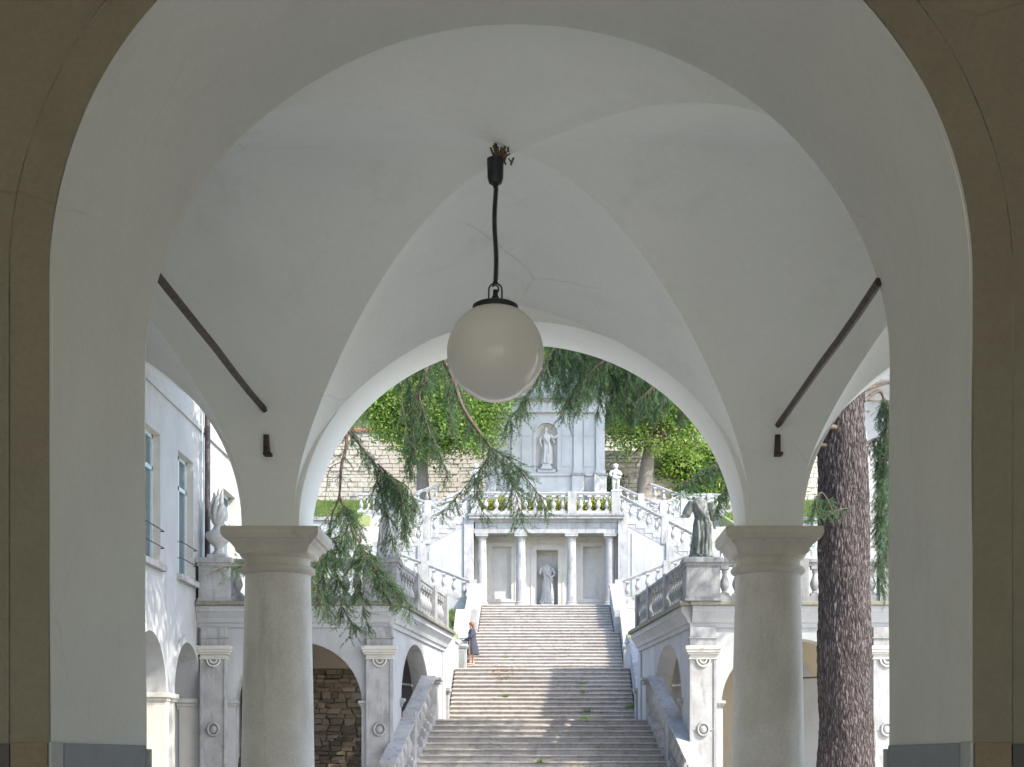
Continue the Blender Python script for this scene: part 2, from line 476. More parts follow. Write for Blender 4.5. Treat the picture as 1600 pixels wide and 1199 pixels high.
def wall(mb, T, u0, u1, z0, z1, t, ops, reveal=None):
    """solid wall in (u, w, z) with openings; T -> world. Opening linings go to `reveal` when given."""
    rv = reveal or mb
    us = sorted(set([round(u0, 5), round(u1, 5)] + [round(u, 5) for o in ops for u in o['us']]))
    def quad(m, a, b, c, d): m.add([T(*a), T(*b), T(*c), T(*d)], [(0, 1, 2, 3)])
    for a, b in zip(us[:-1], us[1:]):
        mid = (a + b) / 2
        here = sorted([o for o in ops if o['ua'] < mid < o['ub']], key=lambda o: o['zb'])
        lo = (z0, z0)
        spans = []
        for o in here:
            if o['zb'] > z0 + 1e-4:
                spans.append((lo, (o['zb'], o['zb'])))
                quad(o.get('rv', rv), (a, 0, o['zb']), (b, 0, o['zb']), (b, t, o['zb']), (a, t, o['zb']))
            lo = (o['zt'](a), o['zt'](b))
            quad(o.get('rv', rv), (a, 0, lo[0]), (b, 0, lo[1]), (b, t, lo[1]), (a, t, lo[0]))
        spans.append((lo, (z1, z1)))
        for l, h in spans:
            for w in (0, t):
                quad(mb, (a, w, l[0]), (b, w, l[1]), (b, w, h[1]), (a, w, h[0]))
        quad(mb, (a, 0, z1), (b, 0, z1), (b, t, z1), (a, t, z1))
        if not here or here[0]['zb'] > z0 + 1e-4:
            quad(mb, (a, 0, z0), (b, 0, z0), (b, t, z0), (a, t, z0))
    for o in ops:
        for u in (o['ua'], o['ub']):
            zt = o['zt'](u)
            if zt > o['zb'] + 1e-3:
                quad(o.get('rv', rv), (u, 0, o['zb']), (u, t, o['zb']), (u, t, zt), (u, 0, zt))
    for u in (u0, u1):
        quad(mb, (u, 0, z0), (u, t, z0), (u, t, z1), (u, 0, z1))
    return mb

def arch_band(mb, T, uc, hw, zs, rise, width, w0, w1, seg=40, foot=0.0):
    """raised ring round an arch (with straight feet of length foot)"""
    inner = [(uc - hw, zs - foot)] * (foot > 0) + [(uc - hw * math.cos(math.pi * i / seg), zs + rise * math.sin(math.pi * i / seg)) for i in range(seg + 1)] + [(uc + hw, zs - foot)] * (foot > 0)
    H, Q = hw + width, rise + width
    outer = [(uc - H, zs - foot)] * (foot > 0) + [(uc - H * math.cos(math.pi * i / seg), zs + Q * math.sin(math.pi * i / seg)) for i in range(seg + 1)] + [(uc + H, zs - foot)] * (foot > 0)
    n = len(inner)
    vs = [T(u, w, z) for w in (w0, w1) for ring in (inner, outer) for u, z in ring]
    I0, O0, I1, O1 = 0, n, 2 * n, 3 * n
    fs = []
    for i in range(n - 1):
        fs += [(I0 + i, I0 + i + 1, O0 + i + 1, O0 + i), (I1 + i, I1 + i + 1, O1 + i + 1, O1 + i),
               (I0 + i, I0 + i + 1, I1 + i + 1, I1 + i), (O0 + i, O0 + i + 1, O1 + i + 1, O1 + i)]
    for i in (0, n - 1):
        fs.append((I0 + i, O0 + i, O1 + i, I1 + i))
    return mb.add(vs, fs)

def cr(pts, n):
    """Catmull-Rom through pts, n samples per span"""
    p = [Vector(q) for q in pts]
    p = [p[0] * 2 - p[1]] + p + [p[-1] * 2 - p[-2]]
    out = []
    for i in range(1, len(p) - 2):
        for k in range(n):
            t = k / n
            out.append(.5 * ((2 * p[i]) + (p[i + 1] - p[i - 1]) * t + (2 * p[i - 1] - 5 * p[i] + 4 * p[i + 1] - p[i + 2]) * t * t + (-p[i - 1] + 3 * p[i] - 3 * p[i + 1] + p[i + 2]) * t ** 3))
    out.append(p[-2])
    return out

FT = lambda Y: (lambda u, w, z: (u, Y + w, z))       # a wall that faces the camera
# ================================================================== the setting: ground
MB().add([(-1500, -1500, -.02), (1500, -1500, -.02), (1500, 1500, -.02), (-1500, 1500, -.02)], [(0, 1, 2, 3)]).build('ground', 'gravel')
tag(bpy.data.objects['ground'], 'pale gravel ground of the courtyard and beyond', 'ground', kind='structure')
tag(MB().box(-12, 12, -4.4, 12.9, -.3, 0.0).build('floor', 'floor'), 'stone paved floor of the portico', 'floor', kind='structure')

# ================================================================== the portico we stand in
PX, BAY, YF0, YF1, YB0, YB1 = -0.177, 4.11, 6.70, 8.31, 12.0, 12.7
XL, XR = PX - 2.5 * BAY, PX + 2.5 * BAY
portico = thing('portico', 'groin-vaulted portico with ochre entrance arch, white plaster vault and two stone columns', 'portico', (PX, 9.5, 0))

FX, FHW, FZS, FR = -0.15, 2.1, 3.80, 1.945
# ochre wall facing us; the arch lining is grey-white
front, lining = MB(), MB()
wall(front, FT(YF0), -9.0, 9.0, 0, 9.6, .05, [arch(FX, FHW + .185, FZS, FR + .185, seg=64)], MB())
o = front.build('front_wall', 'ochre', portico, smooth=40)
o['label'] = 'ochre plastered wall around the near arch'
band = MB()
H0, H1 = FHW, FHW + .185
def wob(i): return .004 * noise.noise((i * .35, 1.3, 2.1)) + .0035
seg = 96
inner = [(FX - FHW, 0)] + [(FX - FHW * math.cos(math.pi * i / seg), FZS + FR * math.sin(math.pi * i / seg)) for i in range(seg + 1)] + [(FX + FHW, 0)]
outer = [(FX - H1 + .006, 0)] + [(FX - (H1 - wob(i)) * math.cos(math.pi * i / seg), FZS + (FR + .185 - wob(i)) * math.sin(math.pi * i / seg)) for i in range(seg + 1)] + [(FX + H1 - .006, 0)]
n = len(inner)
bv = [(u, YF0 - .002, z) for u, z in inner] + [(u, YF0 - .002, z) for u, z in outer] + [(u, YF0 + .05, z) for u, z in outer]
bf = [(i, i + 1, n + i + 1, n + i) for i in range(n - 1)] + [(n + i, n + i + 1, 2 * n + i + 1, 2 * n + i) for i in range(n - 1)]
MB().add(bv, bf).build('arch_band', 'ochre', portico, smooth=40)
core = MB()
wall(core, FT(YF0 + .045), -9.0, 9.0, 0, 9.6, YF1 - YF0 - .045, [arch(FX, FHW + .001, FZS, FR + .001, seg=64)], MB())
core.build('wall_core', 'vault', portico, smooth=40)
# lining with a softly uneven edge
lv, lf = [], []
K = 10
pathu = [(FX - FHW, z) for z in np.linspace(0, FZS, 24)[:-1]] + [(FX - FHW * math.cos(math.pi * i / seg), FZS + FR * math.sin(math.pi * i / seg)) for i in range(seg + 1)] + [(FX + FHW, z) for z in np.linspace(FZS, 0, 24)[1:]]
for j in range(K + 1):
    y = YF0 - .002 + (YF1 + .004 - YF0) * j / K
    for (u, z) in pathu:
        du, dz = u - FX, max(0, z - FZS)
        L_ = math.hypot(du, dz)
        e = .010 * noise.noise((u * 1.1, y * 1.6, z * 1.1))
        lv.append((u - du / L_ * e, y, z - dz / L_ * e))
n = len(pathu)
lf = [(j * n + i, j * n + i + 1, (j + 1) * n + i + 1, (j + 1) * n + i) for j in range(K) for i in range(n - 1)]
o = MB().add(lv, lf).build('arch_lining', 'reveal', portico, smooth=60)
o['label'] = 'grey-white plaster lining of the near arch'
# dado slabs
DZ = 1.672
for s in (-1, 1):
    e = FX + s * FHW
    xs = sorted((e - s * .016, e + s * .05))
    MB().box(xs[0], xs[1], YF0 + .16, YF1 - .03, 0, DZ).build('dado_slab', 'dado', portico, bevel=.006)['label'] = 'grey stone dado slab lining the arch'
    xs = sorted((e - s * .012, e + s * .004))
    MB().box(xs[0], xs[1], YF0 - .004, YF0 + .157, 0, DZ + .004).build('dado_edge', 'dado_edge', portico, bevel=.006)
    xs = sorted((e - s * .03, e + s * .05))
    MB().box(xs[0], xs[1], YF1 - .026, YF1 + .03, 0, DZ - .02).build('dado_edge', 'dado_edge', portico, bevel=.006)
    xs = sorted((e + s * .006, e + s * .175))
    MB().box(xs[0], xs[1], YF0 - .016, YF0 + .03, 0, DZ).build('dado_strip', 'dado_tan', portico, bevel=.005)
    xs = sorted((e + s * .178, e + s * 4.4))
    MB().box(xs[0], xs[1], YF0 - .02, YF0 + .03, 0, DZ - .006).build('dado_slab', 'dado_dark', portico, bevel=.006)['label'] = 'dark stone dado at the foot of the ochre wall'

# arcade wall towards the courtyard
AHW, AZS, ARISE = 1.82, 3.49, 1.67
centers = [PX + BAY * k for k in (-2, -1, 0, 1, 2)]
aw = MB()
wall(aw, FT(YB0), XL - .6, XR + .6, AZS, 9.6, YB1 - YB0, [arch(c, AHW, AZS, ARISE, zb=AZS, seg=72) for c in centers])
o = aw.build('arcade_wall', 'vault', portico, smooth=40, bevel=.008)
o['label'] = 'white arched wall carried by the stone columns'
# unseen end walls, roof and hall, added to control the light inside
MB().box(PX - 1.5 * BAY - .3, PX - 1.5 * BAY, YF1 - .02, YB1 - .36, 0, 7.2).build('end_wall', 'ochre', portico)  # unseen dark walls closing the corridor, added to cut side light
MB().box(PX + 1.5 * BAY, PX + 1.5 * BAY + .3, YF1 - .02, YB1 - .36, 0, 7.2).build('end_wall', 'ochre', portico)
MB().box(XL - .9, XR + .9, -4.2, YB1 + .35, 9.62, 9.9).build('roof', 'roof', portico)
for s in (-1, 1):
    xs = sorted((s * 5.2, s * 5.6))
    MB().box(xs[0], xs[1], -3.5, YF0, 0, 9.6).build('unseen_hall_wall', 'reveal', portico)
MB().box(-5.2, 5.2, -3.5, YF0, 7.0, 7.3).build('unseen_hall_ceiling', 'vault', portico)
hb = MB()
wall(hb, FT(-3.9), -5.6, 5.6, 0, 9.6, .4, [arch(-3.4, 1.42, 3.8, 1.42), arch(0, 1.42, 3.8, 1.42), arch(3.4, 1.42, 3.8, 1.42)])  # unseen openings sized for fill light on front wall and vault
hb.build('unseen_hall_back_wall', 'reveal', portico)

# groin vaults
def vault_z(u, v):
    s = min(1.0, min(abs(u), abs(v)))
    ex = 2.3 - .30 * v
    g = (max(0.0, 1 - s ** ex)) ** (1 / ex)
    uu = min(1.0, abs(u))
    w = uu * uu
    hc = 2.205                                   # crown
    BETA = .23
    hend = 1.80 - BETA if v > 0 else 2.06             # at the end walls
    H = hc + (hend - hc) * v * v * (1 - .0 * w)
    H = H + (1.95 - hc) * w * (1 - v * v) * .8
    zs = AZS + .115 * (1 - v) if True else AZS
    z = zs + H * g + BETA * abs(uu - abs(v)) * (1 - max(uu, abs(v)) ** 8 * (1 - (1 - s)) )
    if v < 0: z += .13 * 6.75 * s * s * (1 - s)
    z -= .022 * math.exp(-((uu - abs(v)) / .045) ** 2) * min(1.0, (1 - s) * 4)     # plaster arris added along the groins for a light and dark line
    return z
def half_w(v):
    return 1.872 + (2.19 - 1.872) * (1 - v) / 2
NV, NU = 96, 96
for c in centers:
    vs, us = np.linspace(-1, 1, NV + 1), np.linspace(-1, 1, NU + 1)
    ulist = list(us)
    vv, ff = [], []
    cols = NU + 5
    for v in vs:
        d = (YF1 + YB0) / 2 + v * (YB0 - YF1) / 2
        a = half_w(v)
        row = [(-BAY / 2, -1.0)] + [(-(a + BAY / 2) / 2, -1.0)] + [(a * u, u) for u in ulist] + [((a + BAY / 2) / 2, 1.0)] + [(BAY / 2, 1.0)]
        for x, u in row:
            if abs(x) > BAY / 2: x = math.copysign(BAY / 2, x)
            n_ = .006 * noise.noise((x * 1.7 + c, d * 1.7, 3))
            ue = max(-1.0, min(1.0, x / a))
            vv.append((c + x, d, vault_z(ue, v) + n_))
    for j in range(NV):
        for i in range(cols - 1):
            p = j * cols + i
            a, b, cc, d4 = p, p + 1, p + cols + 1, p + cols
            um = i + .5 - 2 - NU / 2; vm = j + .5 - NV / 2
            if um * vm > 0: ff += [(a, b, cc), (a, cc, d4)]
            else: ff += [(a, b, d4), (b, cc, d4)]
    o = MB().add(vv, ff).build('vault', 'vault', portico, smooth=16)
    # keep one direction: seen from below
# columns of the arcade
def column(cx):
    cy_ = (YB0 + YB1) / 2
    prof = [(.36, .12)] + [(.315 - .045 * (t ** 1.6), .25 + t * 2.93) for t in np.linspace(0, 1, 14)]
    sh = MB().lathe([(.318, .0)] + prof[1:] + [(.27, 3.19)], (cx, cy_, 0), 56).build('column', 'column', portico, smooth=30)
    sh['label'] = 'smooth limestone column shaft with slight taper'
    cp = MB()
    cp.lathe([(.268, 3.13), (.285, 3.135), (.305, 3.15), (.312, 3.168), (.305, 3.186), (.285, 3.20), (.27, 3.205), (.268, 3.215), (.272, 3.26), (.30, 3.275), (.312, 3.29), (.315, 3.30)], (cx, cy_, 0), 56)
    cp.build('astragal', 'capital', sh, smooth=35)
    ab = MB()
    ab.lathe([(.285, 3.285), (.297, 3.30), (.302, 3.325), (.325, 3.355), (.35, 3.375), (.356, 3.39), (.380, 3.395), (.392, 3.42), (.398, 3.43), (.398, 3.478), (.392, 3.4905)], (cx, cy_, 0), square=True)
    ab.build('capital', 'capital', sh, bevel=.004)
    MB().lathe([(.42, 0), (.42, .12), (.40, .14)], (cx, cy_, .002), square=True).build('base', 'capital', sh, bevel=.01)
for k in (-1.5, -.5, .5, 1.5):
    column(PX + k * BAY)
for k in (-2.5, 2.5):
    cx = PX + k * BAY
    MB().box(cx - .3, cx + .3, YB0, YB1, 0, AZS - .002).build('end_pier', 'vault', portico, bevel=.01)
# iron ties and their anchors
for k, z0, z1 in ((-.5, 4.38, 4.38), (.5, 4.27, 4.27), (-1.5, 4.35, 4.35), (1.5, 4.3, 4.3)):
    x = PX + k * BAY
    pts = [(x + .004 * math.sin(i), YF1 - .05 + (11.86 - YF1) * i / 6, z0 + .004 * math.cos(i * 2.1)) for i in range(7)]
    MB().tube(pts, .027, 5).build('tie_rod', 'iron', portico)['label'] = 'rusted iron tie rod crossing the vault'
    va = max(v for v in np.linspace(.5, 1, 400) if vault_z(1.0, v) >= 4.12)
    ya = (YF1 + YB0) / 2 + va * (YB0 - YF1) / 2
    an = MB().box(x - .022, x + .022, ya - .05, ya + .12, 4.06, 4.20).box(x - .022, x + .04, ya - .065, ya + .12, 4.035, 4.058)
    an.build('anchor', 'iron', portico, bevel=.004)['label'] = 'short rusted iron anchor above the capital'

# ================================================================== hanging globe lamp
LD = 10.08
lp = P(774, 552, LD)
lx, lz = lp.x, lp.z
ceil_z = 5.80
lamp = thing('pendant_lamp', 'white opal glass globe pendant lamp on a dark twisted cable', 'lamp', (lx, LD, lz - .33))
g = MB(); gr = .331
g.lathe([(max(.001, gr * math.sin(a)), -gr * math.cos(a)) for a in np.linspace(0, math.pi * .90, 40)], (lx, LD, lz), 64)
g.build('globe', 'opal', lamp, smooth=60)
tz = lz + gr * .915
MB().lathe([(.02, .075), (.05, .072), (.13, .045), (.155, .03), (.158, .0), (.15, -.012), (.12, -.016)], (lx, LD, tz - .01), 48).build('globe_cap', 'black_metal', lamp, smooth=40)
MB().lathe([(.028, 0), (.028, .035), (.018, .05), (.016, .09)], (lx, LD, tz + .04), 16).build('stem', 'black_metal', lamp, smooth=40)
st = MB()
arcp = [(lx - .045, LD, tz + .05), (lx - .045, LD, tz + .13)] + [(lx - .045 * math.cos(a), LD, tz + .13 + .045 * math.sin(a)) for a in np.linspace(.2, math.pi - .2, 9)] + [(lx + .045, LD, tz + .13), (lx + .045, LD, tz + .05)]
st.tube(arcp, .006, 6).build('bail', 'black_metal', lamp, smooth=60)
hk = [(lx, LD, tz + .10)] + [(lx + .022 * math.cos(a), LD, tz + .135 + .028 * math.sin(a)) for a in np.linspace(-1.5, 2.6, 10)] + [(lx - .01, LD, tz + .19)]
MB().tube(hk, .006, 6).build('hook', 'black_metal', lamp, smooth=60)
ct, cb = P(774, 292, LD).z, tz + .18
N = 240
cp_ = [(lx + .006 * math.sin(i * .03), LD, cb + (ct - cb) * i / N) for i in range(N + 1)]
MB().tube(cp_, [.0155 + .004 * math.sin(i * 1.05) for i in range(N + 1)], 8).build('cable', 'cable', lamp, smooth=60)
cz = P(774, 290, LD).z; ch = P(774, 249, LD).z - cz
MB().lathe([(.012, -.02), (.02, 0), (.044, .015), (.054, .05), (.058, ch), (.05, ch + .004)], (lx, LD, cz), 24).build('ceiling_cup', 'black_metal', lamp, smooth=40)
MB().tube([(lx, LD, cz + ch - .03), (lx + .004, LD + .01, ceil_z + .12)], .012, 6).build('hanger', 'iron', lamp)
db = MB()
for i in range(26):
    a = random.uniform(0, 6.28); r0 = random.uniform(.0, .045)
    p0 = Vector((lx + .02 + r0 * math.cos(a), LD + r0 * math.sin(a), cz + ch - .02 + random.uniform(0, .05)))
    p1 = p0 + Vector((random.uniform(-.03, .05), random.uniform(-.04, .04), random.uniform(.02, .09)))
    db.tube([p0, p1], random.uniform(.004, .010), 4)
for i in range(8):
    p0 = Vector((lx + .06 + random.uniform(-.01, .05), LD + random.uniform(-.02, .03), cz + ch + random.uniform(-.05, .08)))
    db.tube([p0, p0 + Vector((random.uniform(-.03, .03), 0, random.uniform(.02, .05)))], random.uniform(.005, .011), 4)
db.build('frayed_packing', 'debris', lamp)
# ================================================================== shared shapes of the garden architecture
def baluster_mesh(name, h, seg=14, w=1.18, mat='marble'):
    w = w * h / .62
    m = MB()
    m.lathe([(.078 * w, 0), (.078 * w, .055 * h / .62)], (0, 0, 0), square=True)
    k = h / .62
    prof = [(.055, .055), (.062, .07), (.05, .085), (.04, .10), (.055, .14), (.078, .20), (.085, .25), (.075, .31), (.05, .38), (.037, .44), (.036, .475), (.05, .49), (.05, .51), (.04, .52), (.055, .555)]
    m.lathe([(r * w, z * k) for r, z in prof], (0, 0, 0), seg)
    m.lathe([(.072 * w, .555 * k), (.072 * w, .625 * k)], (0, 0, 0), square=True)
    me = m.mesh(name, smooth=45, merge=False)
    me.materials.append(M[mat])
    return me
_bal = {}
def get_bal(h, mat):
    k = (round(h, 3), mat)
    if k not in _bal: _bal[k] = baluster_mesh('baluster', h, mat=mat)
    return _bal[k]

def run_T(p0, p1):
    """frame of a straight run: a in metres along p0->p1, p across (to the right), q up from the sloping line"""
    p0, p1 = Vector(p0), Vector(p1)
    d = Vector((p1.x - p0.x, p1.y - p0.y, 0)); L_ = d.length; t = d / L_
    nrm = Vector((t.y, -t.x, 0)); sl = (p1.z - p0.z) / L_
    return (lambda a, p, q: tuple(p0 + t * a + nrm * p + Vector((0, 0, q + sl * a)))), L_, sl, t, nrm, p0

RAIL = lambda w, h: [(-w / 2, h), (-w / 2, h * .55), (-w * .40, h * .42), (-w * .36, 0), (w * .36, 0), (w * .40, h * .42), (w / 2, h * .55), (w / 2, h)]

def balustrade(label, p0, p1, posts=(), h=.98, spacing=.30, mat='marble', rail_mat=None, post_w=.34, width=.26, stepped=False, base_h=.14, rail_h=.16,
               group=None, post_mat=None, end_posts=True, parent=None):
    """base course, moulded rail, posts (positions in metres along the run) and single balusters"""
    T, L_, sl, t, nrm, o0 = run_T(p0, p1)
    root = parent or thing('balustrade', label, 'balustrade', Vector(p0).lerp(Vector(p1), .5), group)
    rail_mat = rail_mat or mat
    bh = h - base_h - rail_h
    me = get_bal(bh, mat)
    MB().prism(RAIL(width, rail_h), 0, L_, lambda a, p, q: T(a, p, q + h - rail_h)).build('rail', rail_mat, root, bevel=.006)
    if not stepped:
        MB().prism([(-width * .46, 0), (width * .46, 0), (width * .46, base_h), (-width * .46, base_h)], 0, L_, T).build('base_course', mat, root, bevel=.006)
    else:
        MB().prism([(-width * .44, -.30), (width * .44, -.30), (width * .44, -.005), (-width * .44, -.005)], 0, L_, T).build('base_course', mat, root, bevel=.006)
    posts = sorted(posts)
    for a in posts:
        z = T(a, 0, 0)[2]; c = T(a, 0, 0)
        zz = z - abs(sl) * post_w / 2 - (.1 if stepped else 0)
        pm = MB()
        hw = post_w / 2
        F = lambda da, dp, q: tuple(Vector((c[0], c[1], 0)) + t * da + nrm * dp + Vector((0, 0, q)))
        top = z + h + abs(sl) * hw + .012
        pm.box(-hw, hw, -hw * 1.02, hw * 1.02, zz, top, F)
        pp = pm.build('post', post_mat or mat, root, bevel=.008)
        MB().box(-hw * .7, hw * .7, -hw * 1.06, -hw * .98, zz + .22, top - .2, F).build('post_panel', post_mat or mat, pp, bevel=.006)
    edges = [0.0] + posts + [L_]
    for a, b in zip(edges[:-1], edges[1:]):
        a_, b_ = a + (post_w / 2 if a in posts else .02), b - (post_w / 2 if b in posts else .02)
        n = max(0, int(round((b_ - a_) / spacing)))
        for i in range(n):
            aa = a_ + (i + .5) * (b_ - a_) / n
            c = Vector(T(aa, 0, 0))
            if stepped:
                hw = (b_ - a_) / n * .5 * .96
                F = lambda da, dp, q: tuple(c + t * da + nrm * dp + Vector((0, 0, q)))
                MB().box(-hw, hw, -width * .5, width * .5, -.10, base_h, F).build('step_block', mat, root, bevel=.006)
            ob = put('baluster', me, None, root, c + Vector((0, 0, base_h - .003)))
            ob.rotation_euler.z = math.atan2(t.y, t.x) + random.uniform(-.03, .03)
    return root

# ---- carved figures ------------------------------------------------------------
def loft(mb, rings, N=44):
    """rings: (cx, cy, z, rx, ry, fold amplitude, folds, phase)"""
    vs = []
    for cx, cy_, z, rx, ry, am, k, ph in rings:
        for i in range(N):
            a = 2 * math.pi * i / N
            f = 1 + am * math.sin(k * a + ph) + am * .5 * math.sin((k * 2 + 1) * a - ph * 1.7)
            vs.append((cx + rx * f * math.cos(a), cy_ + ry * f * math.sin(a), z))
    n = len(rings)
    fs = [(j * N + i, j * N + (i + 1) % N, (j + 1) * N + (i + 1) % N, (j + 1) * N + i) for j in range(n - 1) for i in range(N)]
    fs += [tuple(range(N))[::-1], tuple(range((n - 1) * N, n * N))]
    return mb.add(vs, fs)

def rings_between(keys, m):
    out = []
    for a, b in zip(keys[:-1], keys[1:]):
        for i in range(m):
            t = i / m; t2 = t * t * (3 - 2 * t)
            out.append(tuple(x + (y - x) * t2 for x, y in zip(a, b)))
    out.append(keys[-1])
    return out

def remesh(o, voxel, smooth_it=2):
    r = o.modifiers.new('Remesh', 'REMESH'); r.mode = 'VOXEL'; r.voxel_size = voxel; r.use_smooth_shade = True
    if smooth_it:
        s = o.modifiers.new('Smooth', 'SMOOTH'); s.factor = .4; s.iterations = smooth_it
    return o

def place(mb, c, s, rz=0.0):
    ca, sa = math.cos(rz), math.sin(rz)
    mb.v = [(c[0] + s * (x * ca - y * sa), c[1] + s * (x * sa + y * ca), c[2] + s * z) for x, y, z in mb.v]
    return mb

def robed(head=False, arms='down', sway=.03, seed=0):
    """standing draped figure, shoulders at about z = 1.42 of a 1.7 m body; faces -Y"""
    m = MB()
    keys = [(0, 0, 0, .27, .22, .10, 7, .2 + seed), (sway * .6, 0, .12, .25, .20, .10, 7, .5 + seed), (sway, -.01, .45, .225, .19, .085, 6, 1.1 + seed),
            (sway * 1.2, 0, .78, .215, .17, .06, 6, 1.8 + seed), (sway * .8, 0, .98, .165, .125, .03, 6, 2.2 + seed), (0, 0, 1.06, .158, .12, .03, 6, 2.4 + seed),
            (-sway * .6, -.01, 1.25, .19, .145, .035, 5, 2.8 + seed), (-sway, 0, 1.38, .205, .125, .02, 5, 3.1), (-sway, 0, 1.44, .12, .085, .03, 5, 3.1), (-sway, -.01, 1.485, .065, .06, .0, 5, 3)]
    keys = [(x, y, z, rx, ry, am * 1.45, 8, ph) for x, y, z, rx, ry, am, k, ph in keys]
    loft(m, rings_between(keys, 5), 56)
    # hanging fold and a cross-body drape
    m.tube(cr([(-.16, -.13, 1.36), (-.04, -.18, 1.15), (.13, -.17, .95), (.2, -.08, .82)], 5), .045, 8)
    m.tube(cr([(.1, -.17, .92), (.13, -.21, .6), (.09, -.22, .3), (.1, -.23, .05)], 5), [.04] * 10 + [.045] * 6, 8)
    m.tube(cr([(-.1, -.16, .9), (-.09, -.2, .5), (-.13, -.21, .06)], 5), .035, 8)
    # feet
    m.ball((.07, -.22, .03), .07, sc=(.8, 1.4, .6)); m.ball((-.09, -.20, .03), .07, sc=(.8, 1.4, .6))
    def arm(pts, hand=True):
        p = cr(pts, 6); n = len(p)
        m.tube(p, [.085 - .045 * i / (n - 1) for i in range(n)], 10)
        if hand:
            e = Vector(p[-1]); d = (Vector(p[-1]) - Vector(p[-3])).normalized()
            m.ball(e + d * .03, .045, sc=(.8, .8, .9))
            for k in range(4):
                m.tube([e + d * .04 + Vector((-.024 + .016 * k, 0, 0)), e + d * (.10 + .012 * (k in (1, 2))) + Vector((-.03 + .02 * k, -.01, -.012))], [.012, .009], 5)
            m.tube([e + d * .01, e + d * .06 + Vector((.045, -.01, .01))], [.012, .009], 5)
    if arms == 'open':            # wide sleeves, one forearm out, one hanging
        arm([(-.21, 0, 1.37), (-.30, -.02, 1.18), (-.36, -.05, 1.05), (-.45, -.10, 1.0)])
        arm([(.21, 0, 1.37), (.31, .0, 1.18), (.34, -.02, .98), (.33, -.08, .80)])
        m.tube(cr([(-.22, 0, 1.36), (-.31, 0, 1.17), (-.38, -.04, 1.02)], 5), [.09, .095, .10, .105, .11, .115, .115, .115, .115, .11, .1], 10)
        m.tube(cr([(.22, 0, 1.36), (.315, 0, 1.15), (.35, -.02, .93)], 5), [.09, .095, .10, .105, .11, .115, .115, .115, .115, .11, .1], 10)
    elif arms == 'stump':         # broken short
        arm([(-.2, 0, 1.36), (-.27, 0, 1.22), (-.27, -.03, 1.1)], False)
        arm([(.2, 0, 1.36), (.27, -.02, 1.2), (.24, -.1, 1.06), (.12, -.18, 1.02)], False)
    elif arms == 'raised':
        arm([(.2, 0, 1.37), (.30, -.06, 1.26), (.40, -.12, 1.24), (.50, -.16, 1.34)])
        arm([(-.2, 0, 1.37), (-.29, 0, 1.18), (-.29, -.06, 1.0), (-.25, -.12, .88)])
        m.tube(cr([(.24, 0, 1.33), (.33, -.04, 1.1), (.4, -.06, .98)], 4), .04, 8)
    if head:
        m.tube([(-sway, 0, 1.44), (-sway, -.01, 1.58)], .055, 10)
        m.ball((-sway, -.02, 1.635), .10, sc=(.82, .98, 1.22)); m.ball((-sway, .015, 1.66), .105, sc=(.95, 1.0, 1.1))
        m.ball((-sway, -.118, 1.62), .02, sc=(.8, 1, 1.4)); m.ball((-sway, .09, 1.62), .055)
    return m

def statue(name, label, c, s, mat, head, arms, rz=0.0, seed=0, voxel=.018, cat='statue', plinth=None, group=None):
    c = Vector(c)
    t = thing(name, label, cat, c, group)
    z = 0
    if plinth:
        w, hgt = plinth
        MB().box(c.x - w, c.x + w, c.y - w, c.y + w, c.z - .004, c.z + hgt).build('plinth', mat, t, bevel=.012)
        z = hgt - .01
    b = place(robed(head, arms, seed=seed), (c.x, c.y, c.z + z), s, rz).build('figure', mat, t, merge=False)
    remesh(b, voxel * .8, 1)
    return t

